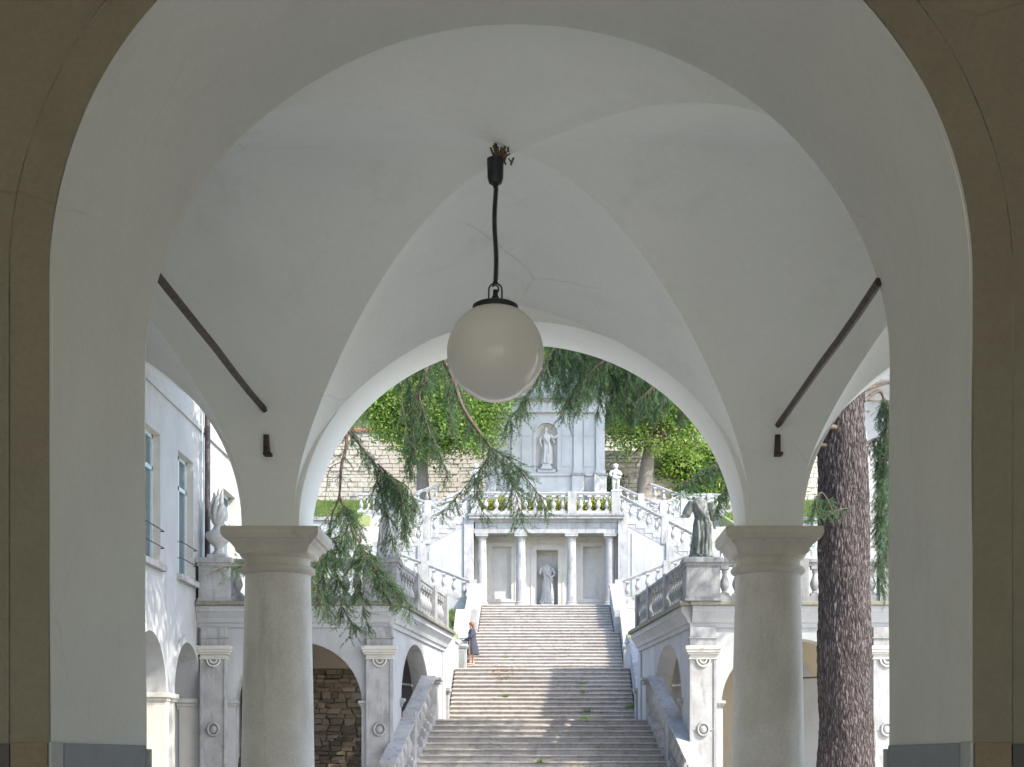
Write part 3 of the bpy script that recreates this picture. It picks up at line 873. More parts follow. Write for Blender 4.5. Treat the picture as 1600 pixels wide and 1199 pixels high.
def putto(name, label, c, s, mat='statue', rz=0.0, mirror=1, group=None):
    c = Vector(c)
    t = thing(name, label, 'statue', c, group)
    m = MB()
    g = mirror
    # legs with knees, weight on one
    m.tube(cr([(.07 * g, 0, .46), (.08 * g, -.015, .26), (.075 * g, .01, .07), (.075 * g, .0, .04)], 5), [.088, .085, .082, .078, .072, .066, .062, .062, .06, .056, .05, .045, .042, .042, .042, .045], 12)
    m.tube(cr([(-.07 * g, 0, .46), (-.10 * g, -.06, .28), (-.10 * g, .0, .08), (-.10 * g, -.01, .04)], 5), [.088, .085, .082, .078, .072, .066, .062, .062, .06, .056, .05, .045, .042, .042, .042, .045], 12)
    m.ball((.08 * g, -.05, .03), .05, sc=(.8, 1.6, .7)); m.ball((-.105 * g, -.06, .03), .05, sc=(.8, 1.6, .7))
    keys = [(0, 0, .40, .13, .11, 0, 4, 0), (0, -.01, .50, .145, .125, 0, 4, 0), (0, -.015, .62, .13, .12, 0, 4, 0), (0, 0, .74, .135, .10, 0, 4, 0), (0, 0, .80, .12, .08, 0, 4, 0), (0, 0, .85, .05, .05, 0, 4, 0)]
    loft(m, rings_between(keys, 4), 28)
    m.tube(cr([(-.16, -.06, .50), (0, -.15, .47), (.16, -.08, .53), (.17, .06, .5)], 5), .04, 8)
    m.ball((0, -.01, .95), .095, sc=(.95, 1.0, 1.08)); m.ball((0, .02, .985), .10, sc=(1, 1, .9)); m.ball((0, -.108, .935), .017)
    for a in range(7):
        m.ball((.085 * math.cos(a * .9), .02 + .075 * math.sin(a * .9), 1.02), .033)
    def arm(pts):
        p = cr(pts, 5); n = len(p)
        m.tube(p, [.055 - .022 * i / (n - 1) for i in range(n)], 9); m.ball(p[-1], .04)
    arm([(.13 * g, 0, .78), (.21 * g, -.02, .66), (.16 * g, -.13, .62), (.06 * g, -.16, .66)])
    arm([(-.13 * g, 0, .78), (-.22 * g, .0, .68), (-.22 * g, -.08, .58), (-.13 * g, -.13, .55)])
    m.tube([(.0, .10, .0), (.02, .08, .4)], [.09, .05], 8)
    w = .19 * s
    MB().box(c.x - w, c.x + w, c.y - w, c.y + w, c.z - .004, c.z + .07).build('plinth', mat, t, bevel=.01)
    b = place(m, (c.x, c.y, c.z + .062), s, rz).build('figure', mat, t, merge=False)
    remesh(b, .013, 1)
    return t
# ================================================================== terraces and banks of the garden hill
XC, XF = -0.06, 0.08
def bank(name, label, poly, x0, x1, mat):
    o = MB().prism(poly, x0, x1, lambda a, p, q: (a, p, q)).build(name, mat)
    return tag(o, label, 'ground', kind='structure')
for s, side in ((-1, 'beside the tall side building'), (1, 'beside the cedar')):
    xs = sorted((XC + s * 3.35, s * 40))
    bank('grass_bank', 'grass bank rising along the great stair ' + side, [(41.9, 0), (41.9, 4.9), (53, 5.0), (63.5, 7.9), (66.5, 8.0), (66.5, 0)], *xs, 'grass')
    xs = sorted((XF + s * 8.95, s * 60))
    bank('lawn', 'sloping lawn above the white retaining wall ' + side, [(68.02, 8), (68.02, 12.5), (70, 12.75), (84, 16.2), (84.3, 16.2), (84.3, 8)], *xs, 'grass')
bank('terrace', 'flat upper terrace behind the pavilion balustrade', [(69.6, 7), (69.6, 12.55), (83.9, 12.6), (83.9, 7)], XF - 8.93, XF + 8.93, 'gravel')
bank('terrace', 'top terrace under the niche monument', [(84.4, 10), (84.4, 16.35), (100.2, 16.4), (100.2, 10)], -60, 60, 'gravel')
hv, hf = [], []
hx, hy = np.linspace(-90, 90, 46), np.linspace(99.8, 230, 34)
for j, y in enumerate(hy):
    for x in hx:
        z = 20.2 + (y - 99.8) * .50 + 3.0 * noise.noise((x * .05, y * .05, 4)) * min(1, (y - 99.8) / 12)
        hv.append((x, y, z))
n = len(hx)
hf = [(j * n + i, j * n + i + 1, (j + 1) * n + i + 1, (j + 1) * n + i) for j in range(len(hy) - 1) for i in range(n - 1)]
tag(MB().add(hv, hf).build('hill', 'grass', smooth=60), 'green wooded hillside above the garden', 'hill', kind='structure')

# ================================================================== the great stair
stair = thing('staircase', 'broad pale stone staircase climbing in flights to the columned pavilion', 'staircase', (XC, 31.5, 0))
def flight(d0, z0, n, rise, tread, hwf, cx, joints=3, j0=0):
    for i in range(n):
        yf = d0 + i * tread; zt = z0 + (i + 1) * rise; zb = zt - rise - .02
        hw = hwf(yf)
        cuts = [-hw] + sorted(-hw + 2 * hw * ((k + 1) / (joints + 1) + random.uniform(-.09, .09)) for k in range(joints)) + [hw]
        yb = yf + tread + .07
        for a, b in zip(cuts[:-1], cuts[1:]):
            dy, dz = random.uniform(-.006, .006), random.uniform(-.005, .004)
            tl = random.uniform(-.004, .004)
            y, z = yf + dy, zt + dz
            poly = [(y + .04, zb), (y + .04, z - .058), (y + .012, z - .052), (y, z - .038), (y, z - .014), (y + .012, z), (yb, z), (yb, zb)]
            vs = []
            MB().prism(poly, cx + a + .003, cx + b - .003, lambda x, p, q: (x, p, q + tl * (x - cx - (a + b) / 2))).build('step_stone', 'step', stair)
TA = .36
flight(37.7 - 16 * TA, 0, 17, .153, TA, lambda d: 3.0 + min(.27, .096 * max(0, 37.7 - d)), XC, 3)
flight(43.8, 2.601, 13, .146, .29, lambda d: 2.8, XC, 3)
flight(56.6, 4.499, 15, .1544, .30, lambda d: 3.07, XF * .6, 2)
flight(61.1, 6.815, 10, .1544, .41, lambda d: 2.8, XF, 2)
for (x0, x1, y0, y1, z) in ((-3.3, 3.3, 38.1, 43.85, 2.596), (-3.3, 3.3, 47.6, 56.65, 4.494)):
    MB().box(XC + x0, XC + x1, y0, y1, z - .3, z).build('landing', 'step', stair)
MB().box(XF - 8.9, XF + 8.9, 65.2, 69.5, 7.9, 8.352).build('landing', 'step', stair)
MB().prism([(31.6, -.1), (37.8, 2.4), (43.7, 2.4), (47.5, 4.2), (56.7, 4.3), (60.9, 6.5), (65, 7.9), (65, 0)], XC - 2.75, XC + 2.75, lambda a, p, q: (a, p, q)).build('stair_core', 'step', stair)

def parapet(xi, xo, s, cx, top, zdrop, label, newel=None, nst=4):
    """solid side wall with sloping coping stones; top = [(y, z)...]"""
    xs = sorted((cx + s * xi, cx + s * xo))
    w = thing('parapet', label, 'parapet', ((xs[0] + xs[1]) / 2, top[0][0], top[0][1] - zdrop))
    poly = [(top[0][0], top[0][1] - zdrop)] + [(y, z - .10) for y, z in top] + [(top[-1][0], top[0][1] - zdrop)]
    MB().prism(poly, xs[0] + .04, xs[1] - .04, lambda a, p, q: (a, p, q)).build('wall', 'marble', w, bevel=.008)
    for (y0, z0), (y1, z1) in zip(top[:-1], top[1:]):
        k = max(1, int(round((y1 - y0) / (5.0 / nst))))
        for i in range(k):
            a, b = i / k, (i + 1) / k
            ya, yb = y0 + (y1 - y0) * a + .004, y0 + (y1 - y0) * b - .004
            za, zb = z0 + (z1 - z0) * a, z0 + (z1 - z0) * b
            MB().prism([(ya, za - .099), (ya, za + .012), (yb, zb + .012), (yb, zb - .099)], xs[0], xs[1], lambda x, p, q: (x, p, q)).build('coping_stone', 'marble', w, bevel=.012)
    # framed panel on the stair side
    inner = xs[1] - .04 if s < 0 else xs[0] + .04
    xx = sorted((inner - .002 * -s, inner + .025 * -s))
    (ya, za), (yb, zb) = top[0], top[1]
    if yb - ya > 2:
        for off in (.30, .62):
            MB().prism([(ya + .4, za - off + .04 * 0), (ya + .4, za - off + .05), (yb - .4, zb - off + .05 - (zb - za) / (yb - ya) * .0), (yb - .4, zb - off)], *xx, lambda x, p, q: (x, p, q + (0.4 if False else 0))).build('moulding', 'marble', w)
    if newel:
        ny0, ny1, nz0, nz1, nxi, nxo = newel
        nx = sorted((cx + s * nxi, cx + s * nxo))
        nw = MB().box(nx[0], nx[1], ny0, ny1, nz0, nz1 - .16).build('newel', 'marble', w, bevel=.01)
        MB().box(nx[0] - .03, nx[1] + .03, ny0 - .03, ny1 + .03, nz1 - .165, nz1 - .11).build('moulding', 'marble', nw, bevel=.012)
        MB().box(nx[0] - .06, nx[1] + .06, ny0 - .06, ny1 + .06, nz1 - .112, nz1).build('cap', 'marble', nw, bevel=.02)
        MB().box(nx[0] - .03, nx[1] + .03, ny0 - .03, ny1 + .03, nz0 - .01, nz0 + .14).build('foot', 'marble', nw, bevel=.012)
        MB().box(nx[0] + .07, nx[1] - .07, ny0 - .014, ny0 + .01, nz0 + .24, nz1 - .26).build('panel', 'marble_grey', nw, bevel=.006)
    return w
for s, wd in ((-1, 'where a woman stands'), (1, 'opposite the woman')):
    sd_ = 'left-hand' if s < 0 else 'right-hand'
    parapet(2.80, 3.14, s, XC, [(43.6, 3.60), (47.4, 5.48), (50.0, 5.55)], 1.3, f'narrow white coping wall of the middle flight {wd}'.replace('where a woman stands', 'below the woman'), (43.1, 43.62, 2.59, 3.66, 2.74, 3.2), 5)
    parapet(3.07, 3.68, s, XF * .6, [(56.8, 5.52), (60.75, 7.74)], 1.6, f'thick white sloping side wall of the upper flight {wd}', (56.25, 56.82, 4.49, 5.97, 3.02, 3.52), 4)
    parapet(2.80, 3.36, s, XF, [(60.9, 7.75), (64.85, 9.28), (65.6, 9.30)], 1.9, f'white sloping side wall at the stair head on the {"woman" if s < 0 else "cedar trunk"} side', None, 4)

# balustrades of the lowest flight
for s, wd in ((-1, 'below the arch on the side building side'), (1, 'below the arch on the cedar side')):
    p0 = (XC + s * 2.90, 37.75, 2.66); p1 = (XC + s * 3.40, 32.6, 2.66 - 5.15 * .425)
    b = balustrade('heavy sloping balustrade of the lowest flight ' + wd, p0, p1, posts=(2.55,), h=1.06, spacing=.44, width=.38, rail_h=.14, base_h=.12, stepped=True, post_w=.3)
    x0, x1 = sorted((XC + s * 2.68, XC + s * 3.02))
    nw = MB().box(x0, x1, 37.75, 38.3, 2.58, 3.52).build('newel', 'marble', b, bevel=.012)
    MB().box(x0 - .07, x1 + .07, 37.70, 38.36, 3.515, 3.60).build('cap', 'marble', nw, bevel=.02)
    MB().box(x0 - .11, x1 + .11, 37.66, 38.40, 3.598, 3.68).build('cap', 'marble', nw, bevel=.02)

# weeds and dry leaves in the joints
wv, wf = [], []
for (x, y, d, nb) in ((790, 1088, 45.3, 60), (912, 1082, 45.6, 50), (918, 1110, 44.4, 40), (985, 1104, 44.6, 60), (912, 1122, 43.9, 40), (893, 990, 61.0, 20), (812, 956, 64, 20), (935, 1171, 36.0, 60), (790, 1028, 58.7, 20), (908, 1068, 46.2, 30), (1002, 1110, 44.3, 40), (845, 1190, 35.2, 30)):
    c = P(x, y, d)
    for k in range(nb):
        b = c + Vector((rng.normal(0, .07), rng.normal(-.02, .015), -.05))
        t = b + Vector((rng.normal(0, .05), rng.normal(-.03, .02), rng.uniform(.04, .14)))
        sde = Vector((.012, 0, 0))
        i = len(wv); wv += [tuple(b - sde), tuple(b + sde), tuple(t)]; wf.append((i, i + 1, i + 2))
tag(np_mesh('weeds', wv, wf, 'leaves'), 'small green weeds sprouting from the stair joints', 'weeds', kind='stuff')
wv, wf = [], []
for k in range(60):
    c = Vector((XC + rng.normal(-1.35, .2), 47.0 + rng.choice([-.29, 0, .25]) + rng.uniform(-.1, .1), 0))
    c.z = 2.601 + .146 * (math.floor((c.y - 43.8) / .29) + 1) + .012 + rng.uniform(0, .04)
    a = rng.uniform(0, 6.3); e = rng.uniform(.03, .06)
    u = Vector((math.cos(a), math.sin(a), rng.uniform(-.6, .6))) * e; v = Vector((-math.sin(a), math.cos(a), rng.uniform(-.6, .6))) * e * .6
    i = len(wv); wv += [tuple(c - u), tuple(c + v), tuple(c + u), tuple(c - v)]; wf.append((i, i + 1, i + 2, i + 3))
tag(np_mesh('fallen_leaves', wv, wf, 'dry_leaf'), 'scatter of dry orange leaves on the steps', 'leaves', kind='stuff')

# ================================================================== loggia wings either side of the stair foot
DL = 33.8
CORN = [(0.02, 4.58), (-.05, 4.60), (-.06, 4.69), (-.10, 4.71), (-.13, 4.80), (-.22, 4.93), (-.25, 4.95), (-.25, 5.08), (0.02, 5.08)]
def pilaster(xc, root, w=.617, y=DL):
    h = w / 2
    sh = MB().box(xc - h, xc + h, y - .13, y + .05, 0, 3.88).build('pilaster', 'marble', root, bevel=.01)
    for x0, x1 in ((xc - h, xc - h + .07), (xc + h - .07, xc + h)):
        MB().box(x0, x1, y - .155, y - .128, .3, 3.86).build('pilaster_border', 'marble', sh, bevel=.006)
    cpt = MB()
    for a, z0, z1 in ((.02, 3.86, 3.90), (.0, 3.90, 3.97), (.05, 3.97, 4.02), (.08, 4.02, 4.08), (.10, 4.08, 4.17)):
        cpt.box(xc - h - a, xc + h + a, y - .15 - a, y + .05, z0 + .0005, z1)
    cpt.build('capital', 'warm_panel', sh, bevel=.012, merge=False)
    MB().box(xc - h + .01, xc + h - .01, y - .12, y + .05, 4.171, 4.34).box(xc - h - .02, xc + h + .02, y - .15, y + .05, 4.3405, 4.372).box(xc - h + .01, xc + h - .01, y - .12, y + .05, 4.3725, 4.60).build('frieze_block', 'marble', sh, bevel=.008, merge=False)
    ring = MB()
    pts = [(xc + .125 * math.cos(a), y - .16, 2.26 + .14 * math.sin(a)) for a in np.linspace(0, 2 * math.pi, 25)]
    ring.tube(pts, .028, 8, cap=False); ring.ball((xc, y - .15, 2.26), .085, sc=(1, .35, 1.1))
    ring.box(xc - .235, xc - .14, y - .155, y - .125, 2.245, 2.275).box(xc + .14, xc + .235, y - .155, y - .125, 2.245, 2.275)
    ring.build('medallion', 'marble', sh, smooth=40, merge=False)
    hr = MB()
    hr.tube([(xc + .15 * math.cos(a), y - .155, 3.86 + .16 * math.sin(a)) for a in np.linspace(math.pi, 2 * math.pi, 14)], .022, 8)
    hr.tube([(xc + .075 * math.cos(a), y - .155, 3.86 + .08 * math.sin(a)) for a in np.linspace(math.pi, 2 * math.pi, 14)], .022, 8)
    hr.build('shell_ornament', 'warm_panel', sh, smooth=50, merge=False)

def impost(root, u0, u1, T, z=2.86, out=.05):
    m = MB()
    for a, z0, z1 in ((0.0, z - .12, z - .05), (.03, z - .049, z), (.06, z + .001, z + .07)):
        m.box(u0 - a, u1 + a, -out - a, .3, z0, z1, T)
    m.build('impost', 'marble', root, bevel=.008, merge=False)

def wing(s, label, pil, arches, xo, back_mat, inner_label):
    xi = XC + s * 3.45
    root = thing('loggia', label, 'loggia', ((xi + xo) / 2, DL, 0))
    x0, x1 = sorted((xi, xo))
    m = MB()
    wall(m, FT(DL), x0, x1, 0, 5.0, .6, [arch(c, hw, zs, rise) for c, hw, zs, rise in arches])
    m.build('front_wall', 'white_wall', root, smooth=40, bevel=.006)
    MB().prism(CORN, x0, x1, lambda a, p, q: (a, DL + p, q)).build('cornice', 'white_wall', root)
    MB().box(x0 - (.06 if s > 0 else 0), x1 + (.06 if s < 0 else 0), DL - .33, DL + .5, 5.085, 5.18).build('ledge', 'ledge', root, bevel=.02)
    for x in pil: pilaster(x, root)
    for c, hw, zs, rise in arches:
        for sg in (-1, 1):
            u = sorted((c + sg * (hw - .02), c + sg * (hw + .16)))
            impost(root, u[0], u[1], FT(DL), z=zs)
            MB().box(u[0] + .015, u[1] - .0, DL - .045, DL + .1, 0, zs - .115).build('jamb_strip', 'white_wall', root, bevel=.005)
    # oblique wall along the stair, with its own arch
    p0 = Vector((xi, DL + .02, 0)); p1 = Vector((XC + s * 2.76, 41.5, 0))
    T, L_, sl, t, nrm, o0 = run_T(p0, p1)
    sg = 1 if s > 0 else -1
    W = lambda u, w, z: T(u, sg * w, z)
    m = MB()
    wall(m, W, .0, L_, 0, 5.0, .45, [arch(3.25, 2.0, 2.95, 1.5)])
    m.build('stair_side_wall', 'white_wall', root, smooth=40, bevel=.006)
    MB().prism(CORN, -.1, L_, lambda a, p, q: W(a, p, q)).build('cornice', 'white_wall', root)
    MB().box(-.3, L_ + .1, -.33, .45, 5.0855, 5.1805, W).build('ledge', 'ledge', root, bevel=.02)
    ms = MB().box(L_ - .42, L_ + .02, -.05, .3, 2.5, 4.57, W); ms.build('end_pier', 'white_wall', root, bevel=.01)
    for a in (1.25 - .16, 5.27):
        impost(root, a, a + .14, W, z=2.95, out=.04)
    # inside: slab, back walls
    MB().box(x0 + (0 if s < 0 else -.2), x1 + (.2 if s < 0 else 0), DL + .55, 41.9, 4.96, 5.08).build('roof_slab', 'beige', root)
    bx = sorted((XC + s * 3.0, xo))
    MB().box(bx[0], bx[1], 41.55, 41.85, 0, 4.95).build('back_wall', 'white_wall', root)
    bx = sorted((XC + s * 4.15, xo))
    MB().box(bx[0], bx[1], 38.6, 38.95, 0 if s > 0 else 3.95, 4.955).build('inner_wall', back_mat, root)
    bx = sorted((XC + s * 3.05, XC + s * 4.2))
    MB().box(bx[0], bx[1], 39.45, 39.7, 0, 4.955).build('return_wall', 'white_wall', root)
    return root, xi, T, L_, W
lw = wing(-1, 'white arched loggia wing against the side building, rubble wall inside', (-3.76, -7.56), [(-5.65, 1.47, 2.85, 1.42)], -7.94, 'beige', '')
rw = wing(1, 'white arched loggia wing behind the cedar trunk', (3.64, 7.84, 12.0), [(5.74, 1.66, 2.85, 1.5), (9.92, 1.66, 2.85, 1.5)], 13.2, 'beige', '')
# iron tie in the loggias
for s in (-1, 1):
    x = XC + s * 3.9
    MB().tube([(XC + s * 3.3, 37.5, 3.45), (XC + s * 4.6, 38.7, 3.62)], .035, 6).build('tie_rod', 'marble', lw[0] if s < 0 else rw[0])
MB().tube([(5.2, 36.6, 3.55), (7.0, 36.6, 3.62)], .02, 6).build('tie_rod', 'iron', rw[0])
MB().prism([(5.3, 2.9)] + [(6.3 - 1.0 * math.cos(a), 2.9 + 1.35 * math.sin(a)) for a in np.linspace(.1, math.pi - .1, 16)] + [(7.3, 2.9), (7.3, 0), (5.3, 0)], 38.5, 38.58, lambda a, p, q: (p, a, q)).build('blind_arch', 'white_wall', rw[0])

# rubble wall with its single stones, inside the left wing
rub = thing('rubble_wall', 'brown rubble stone wall inside the loggia arch', 'wall', (-5.9, 38.75, 0))
MB().box(-7.9, XC - 4.1, 38.62, 38.94, 0, 3.948).build('mortar', 'mortar', rub)
stone_meshes = []
def stone_mesh(k, jit=.16):
    r_ = random.Random(k)
    m = MB().box(-.5, .5, -.5, .5, -.5, .5)
    m.v = [(x + r_.uniform(-jit, jit) * .7, y + r_.uniform(-.15, .15), z + r_.uniform(-jit, jit)) for x, y, z in m.v]
    me = m.mesh('stone', bevel=.09)
    me.materials.append(M['stone'])
    return me
stone_meshes = [stone_mesh(k) for k in range(10)]
z = .9
while z < 3.9:
    rh = random.uniform(.08, .19)
    if z + rh > 3.95: rh = 3.95 - z
    x = -7.3
    while x < XC - 4.15:
        w = random.uniform(.14, .44)
        o = put('stone', random.choice(stone_meshes), None, rub, (x + w / 2, 38.60 + random.uniform(-.02, .02), z + rh / 2 + random.uniform(-.01, .01)))
        o.scale = (w * .93, .16, rh * .88)
        o.rotation_euler = (0, random.uniform(-.06, .06), 0)
        x += w
    z += rh

# balustrades and statues on the wings
TZ = 5.181
balustrade('grey stone balustrade over the loggia front, between urn pedestal and overgrown statue', (-7.2, DL - .02, TZ), (-4.12, DL - .02, TZ), posts=(1.5,), mat='marble_grey')
balustrade('grey stone balustrade over the loggia front behind the cedar trunk', (3.98, DL - .02, TZ), (12.8, DL - .02, TZ), posts=(1.9, 3.86, 6.0), mat='marble_grey')
for s, (root, xi, T, L_, W) in ((-1, lw), (1, rw)):
    a0, a1 = W(.35, .0, TZ), W(L_ - .22, .0, TZ)
    b = balustrade('weathered stone balustrade running back beside the stair from the ' + ('overgrown statue' if s < 0 else 'dark headless statue'), a0, a1, posts=(2.4, 5.0, (Vector(a1) - Vector(a0)).length - .15), mat='marble_grey', spacing=.36)

def pedestal(label, x, y, w=.39, h=.985, mat='marble_grey'):
    t = thing('pedestal', label, 'pedestal', (x, y, TZ))
    MB().box(x - w, x + w, y - w, y + w, TZ - .003, TZ + h - .19).build('die', mat, t, bevel=.012)
    MB().box(x - w - .03, x + w + .03, y - w - .03, y + w + .03, TZ + h - .192, TZ + h - .12).build('cornice', mat, t, bevel=.015)
    MB().box(x - w - .07, x + w + .07, y - w - .07, y + w + .07, TZ + h - .122, TZ + h).build('cap', mat, t, bevel=.02)
    MB().box(x - w - .03, x + w + .03, y - w - .03, y + w + .03, TZ - .002, TZ + .06).build('foot', mat, t, bevel=.012)
    return TZ + h
zt = pedestal('square stone pedestal streaked dark under the dark headless statue', 3.62, DL + .06)
statue('headless_statue', 'dark lichen-stained headless robed statue with arms out', (3.60, DL + .06, zt - .002), .93, 'statue_dark', False, 'open', rz=.12, seed=.4, voxel=.014, plinth=(.26, .06))
zt = pedestal('square stone pedestal under the overgrown statue', -3.74, DL + .06)
statue('draped_statue', 'grey draped statue half hidden by cedar twigs', (-3.60, DL + .06, zt - .002), .98, 'statue_mid', True, 'stump', rz=-.3, seed=2.0, voxel=.014, plinth=(.27, .06))
zt = pedestal('low white pedestal under the flaming urn', -7.52, DL + .1, w=.36, h=.99, mat='marble')
urn = thing('flaming_urn', 'white stone urn with carved flame beside the copper downpipe', 'urn', (-7.5, DL + .1, zt))
ux, uy = -7.5, DL + .1
MB().box(ux - .22, ux + .22, uy - .22, uy + .22, zt - .003, zt + .10).build('plinth', 'statue', urn, bevel=.012)
MB().lathe([(.17, .09), (.18, .13), (.12, .17), (.09, .22), (.11, .30), (.22, .40), (.285, .50), (.295, .57), (.27, .62), (.17, .67), (.12, .72), (.10, .78), (.13, .84), (.15, .86), (.12, .89)], (ux, uy, zt), 32).build('bowl', 'statue', urn, smooth=35)
fl = MB()
fl.tube([(ux, uy, zt + .86), (ux + .01, uy, zt + 1.25)], [.10, .04], 10)
for k in range(11):
    a = k * 2.4; hh = .45 + .3 * ((k * 7) % 5) / 4; tw = .5 + .25 * (k % 3)
    pts = [(ux + rr * math.cos(a + tw * q), uy + rr * math.sin(a + tw * q), zt + .88 + hh * q) for q, rr in ((0, .09), (.25, .165), (.5, .17), (.72, .12), (.88, .10), (1, .125))]
    pp = cr(pts, 4); nn_ = len(pp)
    fl.tube(pp, [.05 * (1 - (i / (nn_ - 1)) ** 1.6) + .008 for i in range(nn_)], 8)
remesh(fl.build('flame', 'statue', urn, merge=False), .014)
# ================================================================== pavilion at the head of the stair
pav = thing('pavilion', 'white pavilion front of four columns with ivory panels and a statue niche', 'pavilion', (XF, 67.6, 8.35))
PY, PZ = 67.6, 8.352
cols = (-2.85, -1.06, 1.26, 3.03)
for x in cols:
    sh = MB().lathe([(.235, .42)] + [(.232 - .035 * t ** 1.5, .45 + t * 2.78) for t in np.linspace(0, 1, 10)], (x, PY, PZ), 28).build('column', 'marble', pav, smooth=35)
    MB().lathe([(.32, 0), (.32, .22), (.30, .24)], (x, PY, PZ - .003), square=True).build('plinth', 'marble', sh, bevel=.01)
    MB().lathe([(.27, .236), (.30, .26), (.30, .30), (.27, .33), (.25, .35), (.27, .37), (.27, .40), (.24, .43)], (x, PY, PZ), 28).build('base', 'marble', sh, smooth=35)
    MB().lathe([(.20, 3.19), (.22, 3.21), (.22, 3.24), (.20, 3.26), (.20, 3.32), (.24, 3.36), (.27, 3.40)], (x, PY, PZ), 28).build('necking', 'marble', sh, smooth=35)
    MB().lathe([(.27, 3.395), (.295, 3.41), (.295, 3.50), (.31, 3.51), (.31, 3.545)], (x, PY, PZ), square=True).build('capital', 'marble', sh, bevel=.006)
MB().box(-3.2, 3.4, PY - .27, 69.6, 11.895, 12.10).build('architrave', 'marble', pav, bevel=.01)
MB().box(-3.17, 3.37, PY - .24, 69.6, 12.101, 12.40).build('frieze', 'marble', pav, bevel=.008)
MB().prism([(0, 12.40), (-.30, 12.40), (-.34, 12.46), (-.48, 12.52), (-.52, 12.54), (-.52, 12.64), (0, 12.64)], -3.42, 3.62, lambda a, p, q: (a, PY + p, q)).build('cornice', 'marble', pav)
MB().box(-3.47, 3.67, PY - .56, 69.58, 12.643, 12.755).build('ledge', 'marble_grey', pav, bevel=.02)
bw = MB()
wall(bw, FT(68.5), -3.4, 3.6, 8.0, 11.93, .22, [rect(-2.42, -1.52, 9.02, 11.45), rect(-.35, .65, 8.72, 11.30), rect(1.82, 2.72, 9.02, 11.45)])
bw.build('back_wall', 'warm_panel', pav, bevel=.008)
MB().box(-3.4, -.4, 68.69, 68.9, 8, 11.92).build('panel', 'warm_panel', pav)
MB().box(.7, 3.6, 68.69, 68.9, 8, 11.92).build('panel', 'warm_panel', pav)
nb = MB()
nb.box(-.42, .72, 69.1, 69.3, 8.3, 11.6).box(-.42, -.352, 68.68, 69.12, 8.3, 11.6).box(.652, .72, 68.68, 69.12, 8.3, 11.6).box(-.35, .65, 68.68, 69.12, 8.3, 8.718).box(-.35, .65, 68.68, 69.12, 11.302, 11.6)
nb.build('niche', 'warm_panel', pav, merge=False)
for x0, x1, z0, z1 in ((-2.72, -1.3, 8.85, 11.65), (-.62, .92, 8.55, 11.55), (1.55, 2.95, 8.85, 11.65)):
    fm = MB()
    for a, b, c_, d_ in ((x0, x1, z1 - .07, z1), (x0, x1, z0, z0 + .07), (x0, x0 + .07, z0 + .071, z1 - .071), (x1 - .07, x1, z0 + .071, z1 - .071)):
        fm.box(a, b, 68.47, 68.505, c_, d_)
    fm.build('panel_frame', 'warm_panel', pav, bevel=.006, merge=False)
statue('niche_statue', 'white headless draped statue in the rectangular pavilion niche', (.15, 68.75, 8.716), 1.22, 'statue', False, 'stump', rz=.2, seed=1.1, voxel=.022, plinth=(.30, .12))
balustrade('white balustrade crowning the columned pavilion', (-3.3, PY - .33, 12.754), (3.5, PY - .33, 12.754), posts=(.2, 2.05, 4.58, 6.58), h=1.0, post_w=.40, spacing=.42)
putto('putto_statue', 'small white putto statue on the pavilion balustrade beside the leaning tree', (3.28, PY - .33, 13.76), 1.16, rz=.2)
putto('putto_statue', 'small white putto statue on the pavilion balustrade behind cedar twigs', (-3.10, PY - .33, 13.76), 1.16, rz=-.2, mirror=-1)

